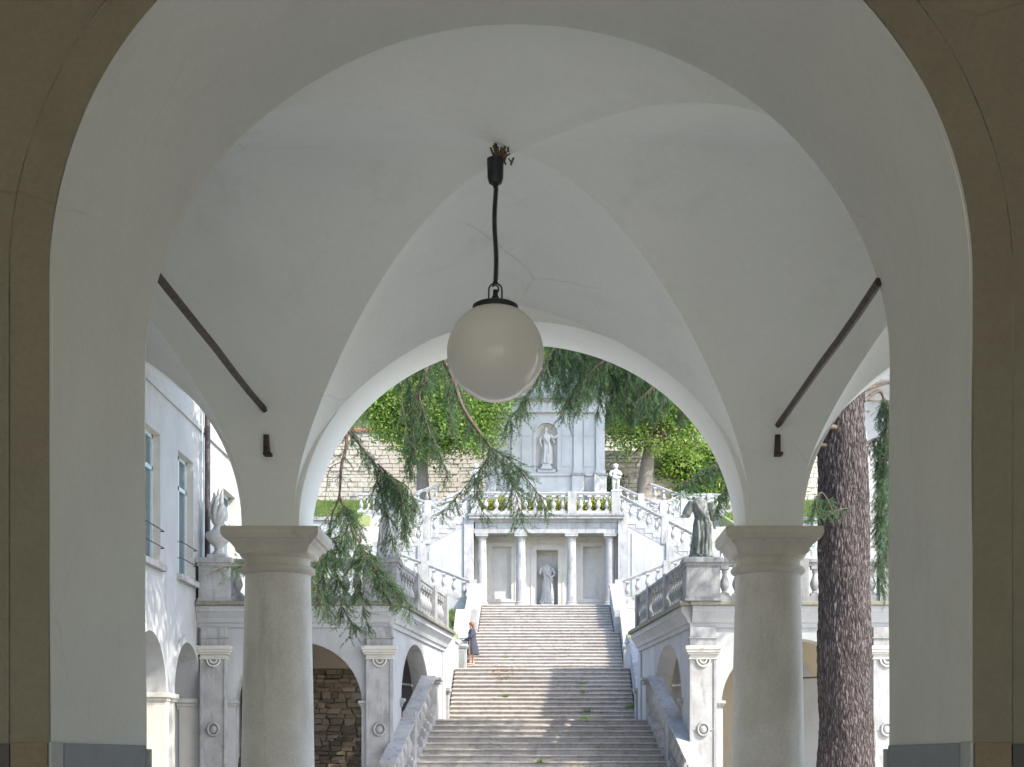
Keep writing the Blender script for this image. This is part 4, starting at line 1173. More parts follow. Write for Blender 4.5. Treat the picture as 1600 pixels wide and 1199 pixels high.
# zigzag ramps
GS = 'zigzag ramp balustrades'
for s, wd in ((-1, 'behind the overgrown statue'), (1, 'behind the dark headless statue')):
    S = lambda x: XF + s * x
    ramp_ = thing('ramp_wall', 'white walls carrying the zigzag ramps ' + wd, 'wall', (S(5.5), 66, 8))
    T2 = lambda y0: (lambda a, p, q: (S(p), a, q))
    MB().prism([(3.38, 6), (3.38, 8.35), (7.4, 10.0), (8.9, 10.0), (8.9, 6)], 64.95, 66.3, T2(0)).build('lower_ramp', 'white_wall', ramp_, bevel=.008)
    up = MB().prism([(3.75, 8), (3.75, 12.55), (7.5, 10.3), (8.9, 10.3), (8.9, 8)], 67.3, 68.6, T2(0)).build('upper_ramp', 'white_wall', ramp_, bevel=.008)
    MB().prism([(3.3, 8), (3.3, 12.62), (3.74, 12.62), (3.74, 8)], 67.22, 68.6, T2(0)).build('pier', 'marble', ramp_, bevel=.01)
    MB().prism([(5.5, 8), (5.5, 11.5), (5.86, 11.3), (5.86, 8)], 67.22, 67.32, T2(0)).build('pier', 'marble', ramp_, bevel=.01)
    fr = MB()
    fr.prism([(3.92, 8.9), (3.92, 11.9), (5.36, 11.03), (5.36, 8.9)], 67.262, 67.305, T2(0)).build('panel', 'warm_panel' if False else 'white_wall', up, bevel=.01)
    fr = MB().prism([(6.0, 8.9), (6.0, 10.65), (7.3, 9.9), (7.3, 8.9)], 67.262, 67.305, T2(0)).build('panel', 'white_wall', up, bevel=.01)
    MB().prism([(8.9, 7), (8.9, 12.5), (40, 12.5), (40, 7)], 67.5, 68.0, T2(0)).build('retaining_wall', 'white_wall', ramp_)
    MB().prism([(8.85, 12.502), (8.85, 12.66), (40, 12.66), (40, 12.502)], 67.4, 68.1, T2(0)).build('coping', 'marble_grey', ramp_)
    balustrade('white lower zigzag ramp balustrade rising from the stair head ' + wd, (S(3.1), 65.1, 8.36), (S(7.4), 65.1, 10.05), posts=(.12, 2.25, 4.4), stepped=True, spacing=.43, group=GS, h=1.0, base_h=.16, rail_h=.13)
    balustrade('white level balustrade on the ramp landing ' + wd, (S(7.6), 65.1, 10.002), (S(8.9), 65.1, 10.002), group=GS)
    balustrade('white upper zigzag ramp balustrade descending from the pavilion top ' + wd, (S(3.3), 67.42, 12.72), (S(7.6), 67.42, 10.45), posts=(2.15, 4.2), stepped=True, spacing=.42, group=GS, h=1.02, base_h=.16, rail_h=.13, width=.3)
    # farther ramps
    far_ = thing('ramp_wall', 'farther white ramp walls below the niche monument ' + wd, 'wall', (S(6), 78, 12.6))
    MB().prism([(5.0, 12.3), (5.0, 13.2), (7.0, 14.1), (8.9, 14.1), (8.9, 12.3)], 75.0, 76.2, T2(0)).build('lower_ramp', 'marble', far_, bevel=.01)
    MB().prism([(3.9, 12.3), (3.9, 15.5), (6.2, 14.45), (7.2, 14.2), (7.2, 12.3)], 80.0, 81.2, T2(0)).build('upper_ramp', 'marble', far_, bevel=.01)
    MB().prism([(0, 12.3), (0, 16.33), (9.2, 16.33), (9.2, 12.3)], 84.0, 84.36, T2(0)).build('retaining_wall', 'white_wall', far_)
    balustrade('small far balustrade climbing outward below the niche monument ' + wd, (S(5.0), 75.1, 13.2), (S(7.0), 75.1, 14.12), posts=(1.0, 2.05), stepped=True, spacing=.42, group=GS)
    balustrade('small far level balustrade below the niche monument ' + wd, (S(7.2), 75.1, 14.102), (S(9.6), 75.1, 14.102), posts=(1.2,), group=GS)
    balustrade('small far balustrade descending from the niche monument terrace ' + wd, (S(3.9), 80.1, 15.5), (S(6.2), 80.1, 14.45), posts=(1.3,), stepped=True, spacing=.42, group=GS)
    balustrade('farthest short balustrade beside the niche monument ' + wd, (S(6.0), 84.05, 16.335), (S(8.0), 84.05, 15.6), posts=(), stepped=True, spacing=.45, group=GS)
    MB().prism([(8.9, 12.6), (8.9, 14.1), (9.8, 14.1), (9.8, 12.6)], 75.0, 76.2, T2(0)).build('landing', 'marble', far_, bevel=.01)

# ================================================================== niche monument on the top terrace
AY, AX, AZ = 85.4, .12, 16.39
aed = thing('niche_monument', 'pale garden monument with pilasters, cornice and an arched statue niche', 'monument', (AX, AY, AZ))
m = MB()
wall(m, FT(AY), AX - 3.35, AX + 3.35, AZ - .05, 22.0, .25, [arch(AX + .03, .63, 20.4, .66, zb=18.22, seg=30)])
m.build('wall', 'white_wall', aed, smooth=40)
nv, nf = [], []
for j in range(17):
    a = math.pi * j / 16
    for z in list(np.linspace(18.0, 20.4, 8)):
        nv.append((AX + .03 - .66 * math.cos(a), AY + .1 + .42 * math.sin(a), z))
nf = [(j * 8 + i, (j + 1) * 8 + i, (j + 1) * 8 + i + 1, j * 8 + i + 1) for j in range(16) for i in range(7)]
nn = MB().add(nv, nf)
dv = []
for j in range(17):
    a = math.pi * j / 16
    for i in range(9):
        e = math.pi / 2 * i / 8
        dv.append((AX + .03 - .66 * math.cos(a) * math.cos(e), AY + .1 + .42 * math.sin(a) * math.cos(e), 20.4 + .70 * math.sin(e)))
nn.add(dv, [(j * 9 + i, (j + 1) * 9 + i, (j + 1) * 9 + i + 1, j * 9 + i + 1) for j in range(16) for i in range(8)])
nn.build('niche', 'warm_panel', aed, smooth=60)
for x, w in ((-1.75, .25), (1.85, .25), (-3.15, .25), (3.15, .25)):
    x += AX
    p = MB().box(x - w, x + w, AY - .16, AY + .1, 18.1, 21.6).build('pilaster', 'white_wall', aed, bevel=.012)
    MB().box(x - w - .06, x + w + .06, AY - .24, AY + .1, 21.46, 21.62).box(x - w - .03, x + w + .03, AY - .2, AY + .1, 21.25, 21.31).build('capital', 'white_wall', p, bevel=.012, merge=False)
    MB().box(x - w - .05, x + w + .05, AY - .22, AY + .1, 18.085, 18.28).build('base', 'white_wall', p, bevel=.012)
    q = MB().box(x - w - .1, x + w + .1, AY - .35, AY + .1, AZ - .03, 17.95).build('pedestal', 'white_wall', aed, bevel=.012)
    MB().box(x - w - .17, x + w + .17, AY - .43, AY + .1, 17.951, 18.083).build('cap', 'marble_grey', q, bevel=.015)
MB().box(AX - 3.4, AX + 3.4, AY - .2, AY + .1, 17.95, 18.07).build('plinth_course', 'white_wall', aed, bevel=.015)
MB().box(AX - 3.38, AX + 3.38, AY - .1, AY + .05, AZ - .03, 17.949).build('plinth', 'white_wall', aed, bevel=.01)
for x0, x1 in ((-1.42, -.82), (.92, 1.52), (2.18, 2.82), (-2.82, -2.10)):
    for z0, z1 in ((18.5, 20.15), (20.3, 21.2)):
        MB().box(AX + x0, AX + x1, AY - .035, AY + .02, z0, z1).build('panel', 'white_wall', aed, bevel=.012)
arch_band(MB(), FT(AY), AX + .03, .63, 20.4, .66, .14, -.05, .02, seg=24, foot=2.1).build('niche_frame', 'white_wall', aed, smooth=40)
MB().box(AX - 3.45, AX + 3.45, AY - .28, AY + .8, 21.621, 21.82).build('architrave', 'white_wall', aed, bevel=.012)
MB().box(AX - 3.4, AX + 3.4, AY - .24, AY + .8, 21.822, 22.2).build('frieze', 'white_wall', aed, bevel=.01)
MB().prism([(.8, 22.2), (-.3, 22.2), (-.38, 22.28), (-.55, 22.34), (-.62, 22.36), (-.62, 22.5), (.8, 22.5)], AX - 3.8, AX + 3.8, lambda a, p, q: (a, AY + p, q)).build('cornice', 'marble_grey', aed)
MB().prism([(-3.5, 22.5), (-3.3, 23.2), (0, 24.6), (3.3, 23.2), (3.5, 22.5)], AY - .3, AY + .7, lambda a, p, q: (AX + p, a, q)).build('pediment', 'white_wall', aed, bevel=.015)
MB().box(AX - .35, AX + .4, AY - .12, AY - .08, 16.75, 17.05).build('vent', 'dark_room', aed)
for s in (-1, 1):
    sp = [(0, 0), (.95, 0), (.95, .25), (.75, .35), (.6, .6), (.42, 1.1), (.3, 1.35), (.0, 1.5)]
    MB().prism(sp, AY - 1.1, AY - .55, lambda a, p, q: (AX + s * (2.75 + p), a, AZ + q)).build('scroll_buttress', 'marble', aed, bevel=.03)
MB().box(AX - .5, AX + .56, AY - .05, AY + .52, 18.17, 18.36).build('niche_floor', 'white_wall', aed, bevel=.01)
MB().lathe([(.36, 0), (.30, .10), (.25, .22), (.24, .34)], (AX + .03, AY + .15, 18.355), square=True).build('statue_base', 'white_wall', aed, bevel=.012)
statue('arched_niche_statue', 'pale robed statue with one arm raised in the arched niche', (AX + .03, AY + .14, 18.69), 1.22, 'statue', True, 'raised', seed=.7, voxel=.026)
# hedge behind the pavilion balustrade comes with the planting

# ================================================================== pale rubble walls of the top terrace
def far_wall(label, x0, x1, y, z0, z1, seed, cap=None):
    r_ = random.Random(seed)
    t = thing('garden_wall', label, 'wall', ((x0 + x1) / 2, y, z0))
    MB().box(x0, x1, y + .06, y + .6, z0, z1).build('mortar', 'far_stone', t)
    m = MB(); z = z0
    while z < z1 - .05:
        rh = min(r_.uniform(.2, .36), z1 - z); x = x0 + r_.uniform(0, .2)
        while x < x1 - .1:
            w = r_.uniform(.28, .7)
            j = lambda: r_.uniform(-.02, .02)
            dp = r_.uniform(-.05, .03)
            a, b, c_, d_ = x + .02 + j(), min(x1, x + w - .02) + j(), z + .02 + j(), z + rh - .02 + j()
            m.add([(a, y + dp, c_), (b, y + dp, c_ + j()), (b + j(), y + dp, d_), (a + j(), y + dp, d_ + j()), (a, y + .1, c_), (b, y + .1, c_), (b, y + .1, d_), (a, y + .1, d_)],
                  [(0, 1, 2, 3), (1, 5, 6, 2), (4, 0, 3, 7), (3, 2, 6, 7), (0, 4, 5, 1)])
            x += w
        z += rh
    tag(m.build('stonework', 'far_stone', t, merge=False), kind='stuff')
    if cap:
        x = x0; i = 0
        tm = MB()
        while x < x1:
            tm.tube([(x + .1, y - .18, z1 + .05), (x + .1, y + .3, z1 + .16)], .10, 6)
            x += .21
        tag(tm.build('tile_coping', 'terracotta', t, merge=False), kind='stuff')
    return t
far_wall('pale rubble garden wall with terracotta coping behind the sunlit tree', -26, -3.4, 95, 16.35, 22.7, 3, True)
far_wall('pale rubble garden wall behind the leaning tree trunk', 3.6, 26, 92.5, 16.35, 20.9, 5)
far_wall('upper pale rubble wall above the grassy ledge', 3.2, 26, 99.2, 20.3, 23.7, 6, True)
tag(MB().box(3.4, 30, 92.6, 99.3, 20.5, 20.95).build('grass_ledge', 'grass'), 'grassy ledge between the two rubble walls', 'ground', kind='structure')

# ================================================================== side building on the left
FXW = -7.95
fac = thing('side_building', 'white rendered building with tall windows and ground floor arches', 'building', (FXW, 29, 0))
TF = lambda u, w, z: (FXW - w, u, z)
wins = [18.3, 21.2, 24.05, 26.93, 29.80, 32.67, 37.2, 40.2]
arcs = [20.3, 23.4, 26.5, 29.60, 32.70]
m = MB(); wrv = {c: MB() for c in wins}
wall(m, TF, 13.2, 44, 0, 11.6, .55, [arch(c, 1.2, 2.97, 1.2) for c in arcs] + [dict(rect(c - .70, c + .70, 5.60, 8.30), rv=wrv[c]) for c in wins])
m.build('wall', 'white_wall', fac, smooth=40)
for c in wins: wrv[c].build('window_reveal', 'warm_panel', fac)  # warm bounce light put into the reveal colour
MB().box(13.2, 44, -.05, .1, 9.16, 9.30, TF).build('string_course', 'white_wall', fac, bevel=.01)
MB().box(13.0, 44.2, -.55, .8, 11.6, 11.85, TF).build('eaves', 'warm_panel', fac)
MB().box(13.2, 44, .1, 6, 11.86, 12.2, TF).build('roof', 'roof', fac)
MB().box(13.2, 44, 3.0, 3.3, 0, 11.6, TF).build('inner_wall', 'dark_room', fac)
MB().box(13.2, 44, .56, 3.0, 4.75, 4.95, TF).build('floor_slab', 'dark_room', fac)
MB().box(43.7, 44, .56, 3.0, 0, 11.6, TF).build('end_wall', 'white_wall', fac)
MB().box(13.2, 13.5, .56, 3.0, 0, 11.6, TF).build('end_wall', 'white_wall', fac)
for c in arcs:
    arch_band(MB(), TF, c, 1.2, 2.97, 1.2, .16, -.045, .03, seg=36).build('archivolt', 'white_wall', fac, smooth=40)
    im = MB()
    wall(im, TF, c - 1.35, c + 1.35, 0, 4.5, .14, [arch(c, .78, 2.75, .9, seg=28)])
    for i, v in enumerate(im.v): im.v[i] = (v[0] - .54, v[1], v[2])
    im.build('inner_arch', 'white_wall', fac, smooth=40)
    dr = MB().box(c - .8, c + .8, .72, .78, 0, 3.7, TF).build('door', 'glass', fac)
    MB().box(c - .04, c + .04, .68, .715, 0, 3.6, TF).build('door_mullion', 'win_frame', dr)
    for sg in (-1, 1):
        u = sorted((c + sg * 1.17, c + sg * 1.40))
        mm = MB()
        for a, z0, z1 in ((.0, 2.72, 2.80), (.03, 2.801, 2.87), (.07, 2.871, 2.97)):
            mm.box(u[0] - a, u[1] + a, -.05 - a, .5, z0, z1, TF)
        mm.build('impost', 'warm_panel', fac, bevel=.01, merge=False)
        MB().box(u[0] + .0, u[1] - .0, -.05, .45, 0, 2.72, TF).build('jamb', 'warm_panel', fac, bevel=.01)
for c in wins:
    fr = MB()
    y0, y1, z0, z1 = c - .70, c + .70, 5.60, 8.30
    for a, b, p, q in ((y0, y1, z1 - .08, z1), (y0, y1, z0, z0 + .1), (y0, y0 + .07, z0, z1), (y1 - .07, y1, z0, z1), (c - .05, c + .05, z0, z1), (y0, y1, 7.55, 7.64)):
        fr.box(a, b, .16, .25, p, q, TF)
    w_ = fr.build('window', 'win_frame', fac, merge=False)
    for a, b in ((y0 + .07, c - .05), (c + .05, y1 - .07)):
        for p, q in ((z0 + .1, 7.55), (7.64, z1 - .08)):
            MB().box(a, b, .20, .215, p, q, TF).build('pane', 'glass', w_)
    MB().box(y0 - .12, y1 + .12, -.12, .2, 5.47, 5.598, TF).build('sill', 'marble', w_, bevel=.012)
    for z in (5.95, 6.3):
        MB().tube([TF(y0 - .02, .02, z), TF(y0 + .0, -.08, z), TF(y1 - .0, -.08, z), TF(y1 + .02, .02, z)], .012, 6).build('guard_bar', 'iron', w_)
MB().tube([TF(34.25, -.12, 0), TF(34.25, -.12, 11.5)], .065, 14).build('downpipe', 'pipe', fac, smooth=60)['label'] = 'dark copper downpipe'
MB().tube([TF(34.02, -.05, 5.2), TF(34.02, -.05, 11.5)], .02, 8).build('lightning_rod', 'win_frame', fac, smooth=60)
# building glimpsed behind the cedar trunk
rb = thing('rear_building', 'white building with heavy cornice glimpsed behind the cedar trunk', 'building', (14, 40, 5.1))
m = MB()
wall(m, FT(40.0), 7.7, 22, 5.0, 12.6, .4, [rect(9.05, 10.1, 6.1, 9.6), rect(12.2, 13.3, 6.1, 9.6)])
m.build('wall', 'white_wall', rb)
for c in (9.575, 12.75):
    w_ = MB().box(c - .55, c + .55, 40.2, 40.24, 6.1, 9.6).build('window', 'glass', rb)
    MB().box(c - .04, c + .04, 40.14, 40.19, 6.1, 9.6).box(c - .55, c + .55, 40.14, 40.19, 8.4, 8.5).build('frame', 'win_frame', w_, merge=False)
MB().box(7.6, 22, 39.93, 40.02, 5.0, 10.9).box(7.6, 22, 39.90, 40.02, 10.901, 11.1).build('fascia', 'white_wall', rb, merge=False) if False else None
MB().box(8.25, 8.75, 39.86, 40.02, 5.1, 11.0).build('pilaster', 'white_wall', rb, bevel=.01)
MB().box(8.15, 8.85, 39.8, 40.02, 11.0, 11.25).build('pilaster_capital', 'white_wall', rb, bevel=.02)
MB().prism([(.1, 11.3), (-.15, 11.3), (-.2, 11.45), (-.5, 11.62), (-.75, 11.7), (-.8, 11.95), (.1, 11.95)], 7.5, 22, lambda a, p, q: (a, 40 + p, q)).build('cornice', 'white_wall', rb)
MB().prism([(-.95, 11.96), (-.95, 12.06), (5, 14), (5, 11.96)], 7.3, 22, lambda a, p, q: (a, 40 + p, q)).build('roof', 'roof', rb)

# ================================================================== the woman on the stair
wx, wy, wz = -2.83, 57.93, 4.499 + .1544 * 5 - .002
per = thing('person', 'woman in a navy knee-length coat and pale mask, reaching to the stair newel', 'person', (wx, wy, wz))
b = MB()      # forward is -X
f = -1.0
for sy, fx in ((-.075, .06), (.075, -.05)):
    b.tube(cr([(wx + f * .0, wy + sy, wz + .86), (wx + f * (fx * .6 + .02), wy + sy, wz + .48), (wx + f * fx, wy + sy, wz + .09)], 6), [.088, .084, .08, .074, .068, .062, .056, .056, .055, .052, .046, .04, .036], 12)
    b.ball((wx + f * (fx + .05), wy + sy, wz + .045), .045, sc=(2.3, .85, .85))
loft(b, rings_between([(wx, wy, wz + .80, .11, .15, 0, 3, 0), (wx, wy, wz + .92, .115, .165, 0, 3, 0), (wx, wy, wz + 1.05, .09, .13, 0, 3, 0), (wx, wy, wz + 1.25, .11, .165, 0, 3, 0), (wx, wy, wz + 1.36, .09, .17, 0, 3, 0), (wx, wy, wz + 1.41, .05, .06, 0, 3, 0), (wx + f * .02, wy, wz + 1.48, .045, .05, 0, 3, 0)], 4), 26)
hx_, hz_ = wx + f * .035, wz + 1.565
b.ball((hx_, wy, hz_), .095, sc=(1.02, .80, 1.18)); b.ball((hx_ + f * .10, wy, hz_ - .012), .016, sc=(1.1, .8, 1.4))
b.ball((hx_ + f * .05, wy, hz_ - .075), .05, sc=(.9, .8, .7))
for sy in (-.078, .078): b.ball((hx_ + .0, wy + sy, hz_), .02, sc=(.8, .4, 1.3))
def arm_(sy, pts):
    p = cr(pts, 5); n = len(p)
    b.tube(p, [.05 - .024 * i / (n - 1) for i in range(n)], 10)
    e = Vector(p[-1])
    b.ball(e + Vector((f * .035, 0, -.005)), .04, sc=(1.2, .9, .45))
    for k in range(4):
        y = -.027 + .018 * k
        b.tube([e + Vector((f * .07, y, -.005)), e + Vector((f * (.105 + .01 * (k in (1, 2))), y, -.01)), e + Vector((f * (.128 + .012 * (k in (1, 2))), y, -.03))], [.0085, .008, .006], 6)
    b.tube([e + Vector((f * .01, .03, 0)), e + Vector((f * .05, .055, -.01)), e + Vector((f * .075, .055, -.025))], [.0095, .009, .007], 6)
arm_(-1, [(wx, wy - .17, wz + 1.33), (wx + f * .04, wy - .22, wz + 1.12), (wx + f * .20, wy - .20, wz + 1.0), (wx + f * .30, wy - .16, wz + .985)])
arm_(1, [(wx, wy + .17, wz + 1.33), (wx + f * .05, wy + .22, wz + 1.1), (wx + f * .20, wy + .18, wz + 1.0), (wx + f * .29, wy + .10, wz + .99)])
remesh(b.build('body', 'skin', per, merge=False), .0085, 1)
dr = MB()
loft(dr, rings_between([(wx + f * .0, wy, wz + .42, .15, .19, .05, 6, 0), (wx, wy, wz + .7, .145, .19, .04, 6, .4), (wx, wy, wz + 1.04, .105, .145, .01, 6, .8), (wx, wy, wz + 1.26, .125, .175, 0, 6, 1), (wx, wy, wz + 1.37, .085, .13, 0, 6, 1)], 4), 40)
dr.build('dress', 'dress', per, smooth=60)
ct_ = MB()
rg = rings_between([(wx + .03, wy, wz + .40, .245, .27, .035, 7, 0), (wx + .02, wy, wz + .7, .205, .25, .03, 7, .5), (wx + .005, wy, wz + 1.03, .145, .195, .01, 7, 1), (wx, wy, wz + 1.26, .15, .205, 0, 7, 1), (wx, wy, wz + 1.37, .115, .175, 0, 7, 1), (wx + .01, wy, wz + 1.43, .075, .09, 0, 7, 1)], 5)
N = 44; cvs = []; cfs = []
gap0, gap1 = math.pi - .1, math.pi + 1.2          # open front, turned a little to the stair foot
for cx_, cy2, z, rx, ry, am, k, ph in rg:
    gs = 1.0 if z < wz + 1.1 else max(.35, 1 - (z - wz - 1.1) * 2.4)
    g0, g1 = math.pi + (gap0 - math.pi) * gs, math.pi + (gap1 - math.pi) * gs
    for i in range(N):
        a = g1 + (2 * math.pi - (g1 - g0)) * i / (N - 1)
        fo = 1 + am * math.sin(k * a + ph)
        cvs.append((cx_ + rx * fo * math.cos(a), cy2 + ry * fo * math.sin(a), z))
cfs = [(j * N + i, j * N + i + 1, (j + 1) * N + i + 1, (j + 1) * N + i) for j in range(len(rg) - 1) for i in range(N - 1)]
ct_.add(cvs, cfs)
co = ct_.build('coat', 'coat', per, smooth=60)
sm = co.modifiers.new('Solidify', 'SOLIDIFY'); sm.thickness = .018; sm.offset = 0
for sy, pts in ((-1, [(wx, wy - .16, wz + 1.34), (wx + f * .04, wy - .22, wz + 1.12), (wx + f * .19, wy - .20, wz + 1.0), (wx + f * .27, wy - .17, wz + .985)]), (1, [(wx, wy + .16, wz + 1.34), (wx + f * .05, wy + .22, wz + 1.1), (wx + f * .19, wy + .18, wz + 1.0), (wx + f * .26, wy + .12, wz + .99)])):
    p = cr(pts, 6); n = len(p)
    MB().tube(p, [.075 - .028 * i / (n - 1) for i in range(n)], 12).build('sleeve', 'coat', per, smooth=60)
hr = MB()
hr.ball((hx_ + .025, wy, hz_ + .035), .108, sc=(1.0, .92, 1.05)); hr.ball((hx_ + .075, wy, hz_ - .05), .08, sc=(.8, 1.0, 1.3)); hr.ball((hx_ + .085, wy, hz_ - .14), .06, sc=(.7, 1.1, 1.2))
hr.ball((hx_ + f * .045, wy, hz_ + .075), .06, sc=(1, 1.1, .6))
remesh(hr.build('hair', 'hair', per, merge=False), .012)
mk = MB().ball((hx_ + f * .066, wy, hz_ - .045), .06, sc=(.75, 1.02, .8)); mk.build('face_mask', 'mask', per, smooth=60)
for sy, fx in ((-.075, .06), (.075, -.05)):
    MB().ball((wx + f * (fx + .05), wy + sy, wz + .04), .05, sc=(2.35, .9, .85)).build('shoe', 'shoe', per, smooth=60)
# ================================================================== planting
def unit(a):
    return a / np.maximum(1e-9, np.linalg.norm(a, axis=-1, keepdims=True))

def leaf_quads(c, size, up=.3, asp=.6):
    """one rhombic leaf per centre c (n,3)"""
    n = len(c)
    nrm = unit(rng.normal(size=(n, 3)) + np.array([0, -.25, up]))
    u = unit(np.cross(nrm, rng.normal(size=(n, 3))))
    v = np.cross(nrm, u)
    s = size * rng.uniform(.6, 1.35, (n, 1))
    bend = nrm * s * .18
    vs = np.stack([c - u * s, c + v * s * asp - bend, c + u * s, c - v * s * asp - bend], 1).reshape(-1, 3)
    f = np.arange(4 * n).reshape(n, 4)
    return vs, f

def crown_points(blobs, n, clump=.5, shell=.55):
    """leaf centres gathered in clumps through ellipsoids (cx,cy,cz,rx,ry,rz)"""
    blobs = np.array(blobs, float)
    vol = blobs[:, 3] * blobs[:, 4] * blobs[:, 5]
    per = 55
    m = max(1, n // per)
    bi = rng.choice(len(blobs), m, p=vol / vol.sum())
    d = unit(rng.normal(size=(m, 3)))
    r = rng.uniform(shell, 1.0, (m, 1)) ** .6
    r *= 1 + .18 * np.sin(d[:, :1] * 7 + bi[:, None]) * np.cos(d[:, 2:] * 6)
    cc = blobs[bi, :3] + d * r * blobs[bi, 3:]
    pts = np.repeat(cc, per, 0) + rng.normal(size=(m * per, 3)) * clump * np.array([1, 1, .7])
    return pts

def leaf_tree(name, label, base, trunk_pts, r0, blobs, n, leaf, mat='leaves', group=None, clump=.5, limbs=True):
    t = thing(name, label, 'tree', base, group)
    p = cr([Vector(q) for q in trunk_pts], 6); k = len(p)
    tm = MB().tube(p, [r0 * (1.25 if i == 0 else 1 - .55 * i / (k - 1)) for i in range(k)], 12)
    tm.build('trunk', 'bark_grey', t, smooth=60)
    top = Vector(p[-1])
    lm = MB()
    for b in blobs:
        e = Vector(b[:3])
        s0 = Vector(p[int(k * .7)])
        mid = s0.lerp(e, .5) + Vector((rng.normal(0, .3), rng.normal(0, .3), -.2))
        q = cr([s0, mid, e], 5)
        lm.tube(q, [r0 * .45 * (1 - .8 * i / (len(q) - 1)) for i in range(len(q))], 6)
        for _ in range(6):
            e2 = e + Vector(tuple(rng.normal(size=3) * np.array(b[3:]) * .5))
            q2 = cr([mid, mid.lerp(e2, .5), e2], 3)
            lm.tube(q2, [r0 * .16 * (1 - .8 * i / (len(q2) - 1)) for i in range(len(q2))], 5)
    lm.build('limbs', 'twig', t, smooth=60, merge=False)
    vs, f = leaf_quads(crown_points(blobs, n, clump), leaf)
    np_mesh('crown', vs, f, mat, t)
    return t

def B(x, y, d, rx, rz, ry=None):
    c = P(x, y, d)
    return (c.x, c.y, c.z, rx, ry or rx * .8, rz)

# tree standing on the top terrace, leaning trunk
b0 = P(1006, 775, 88)
leaf_tree('leaning_tree', 'slim tree with leaning grey trunk before the rubble wall', b0,
          [b0 - Vector((0, 0, .3)), P(1010, 735, 88), P(1016, 690, 88), P(1022, 640, 88)], .52,
          [B(985, 683, 87, 1.25, 1.3), B(1035, 670, 87.5, 2.1, 1.7), B(1075, 690, 88, 1.5, 1.1), B(980, 630, 88.5, 2.2, 1.6), B(1060, 625, 89, 2.6, 2.0), B(1010, 580, 89, 3.2, 2.0), (6.8, 81.5, 28.0, 4.2, 4.0, 2.2), (4.6, 83, 26.8, 3.0, 3.0, 1.6), (8.5, 84, 27, 4.0, 3.0, 2.0), (5.2, 81.5, 25.6, 2.6, 2.4, 1.0), (3.0, 82.5, 28, 3.0, 2.5, 1.4)], 60000, .105, 'leaves', clump=.42)  # high front blobs are unseen, added to shade the niche monument
b0 = P(662, 775, 87)
leaf_tree('sunlit_tree', 'large bright green tree behind the drooping cedar twigs', b0,
          [b0 - Vector((0, 0, .4)), P(660, 735, 87), P(664, 690, 87), P(690, 630, 87)], .42,
          [B(705, 640, 87, 2.7, 2.2), B(742, 668, 83.3, 1.5, 1.4), B(640, 640, 87.5, 2.5, 2.2), B(605, 625, 88, 1.8, 1.6), B(680, 580, 88, 3.0, 2.4), B(755, 622, 83.3, 1.5, 1.7), B(665, 700, 87, 1.5, 1.0)], 42000, .10, 'leaves', clump=.45)
b0 = P(571, 690, 99); b0.z = 20.0
leaf_tree('pale_trunk_tree', 'tree with pale trunk rising above the terracotta-capped wall', b0, [b0, P(571, 645, 99), P(574, 590, 99), P(580, 540, 99)], .33,
          [B(590, 545, 99, 2.6, 2.2), B(560, 560, 99.5, 2.0, 1.8), B(620, 575, 99, 2.2, 1.6)], 7000, .14, 'leaves')
k = 0
for (x, y, d, r, mat) in ((540, 600, 122, 5.5, 'leaves'), (620, 560, 116, 5.5, 'leaves_dark'), (700, 540, 120, 6, 'leaves'), (790, 560, 114, 5, 'leaves_dark'), (870, 560, 118, 6, 'leaves_dark'), (940, 590, 112, 5, 'leaves'),
                          (1010, 555, 120, 6.5, 'leaves_dark'), (1080, 600, 113, 5.2, 'leaves'), (1140, 600, 118, 6, 'leaves_dark'), (480, 560, 125, 6, 'leaves_dark'), (760, 500, 140, 8, 'leaves'), (930, 500, 142, 8, 'leaves_dark'), (600, 490, 142, 8, 'leaves_dark'), (1080, 500, 140, 8, 'leaves')):
    c = P(x, y, d)
    hz0 = 20.2 + (d - 99.8) * .5 - 1.6
    base = Vector((c.x, d, hz0))
    wher = ['sunlit-coloured', 'shade-coloured'][mat == 'leaves_dark']  # sun and shade are put into the leaf colour
    leaf_tree('hillside_tree', f'{wher} broadleaf tree in the wood on the hillside', base, [base, base.lerp(c, .4), base.lerp(c, .8)], .3,
              [(c.x, c.y, c.z, r, r * .8, r * .72), (c.x + r * .5, c.y, c.z - r * .45, r * .6, r * .5, r * .45), (c.x - r * .55, c.y, c.z - r * .3, r * .55, r * .5, r * .45)], 5200, .22, mat, group='trees of the hillside wood', clump=.8)

def shrub(name, label, boxes, n, leaf, mat, cat='hedge', clump=.12, group=None):
    """clipped or hanging foliage filling boxes (x0,x1,y0,y1,z0,z1), with stems"""
    bx = np.array(boxes, float)
    t = thing(name, label, cat, ((bx[0, 0] + bx[0, 1]) / 2, (bx[0, 2] + bx[0, 3]) / 2, bx[:, 4].min()), group)
    vol = np.prod(bx[:, 1::2] - bx[:, 0::2], 1)
    bi = rng.choice(len(bx), n, p=vol / vol.sum())
    c = bx[bi, 0::2] + rng.uniform(size=(n, 3)) * (bx[bi, 1::2] - bx[bi, 0::2])
    c += .25 * np.stack([np.sin(c[:, 2] * 3.1), np.cos(c[:, 0] * 2.2) * .5, np.sin(c[:, 0] * 2.7) * .6], 1) * (1 if clump > .15 else .3)
    c += rng.normal(size=c.shape) * clump
    vs, f = leaf_quads(c, leaf)
    np_mesh('foliage', vs, f, mat, t)
    sm_ = MB()
    for b in bx:
        for x in np.arange(b[0] + .2, b[1], .7):
            sm_.tube([(x, (b[2] + b[3]) / 2, b[4] - .1), (x + .1, (b[2] + b[3]) / 2, b[5] - .1)], .02, 5)
    sm_.build('stems', 'twig', t, merge=False)
    return t
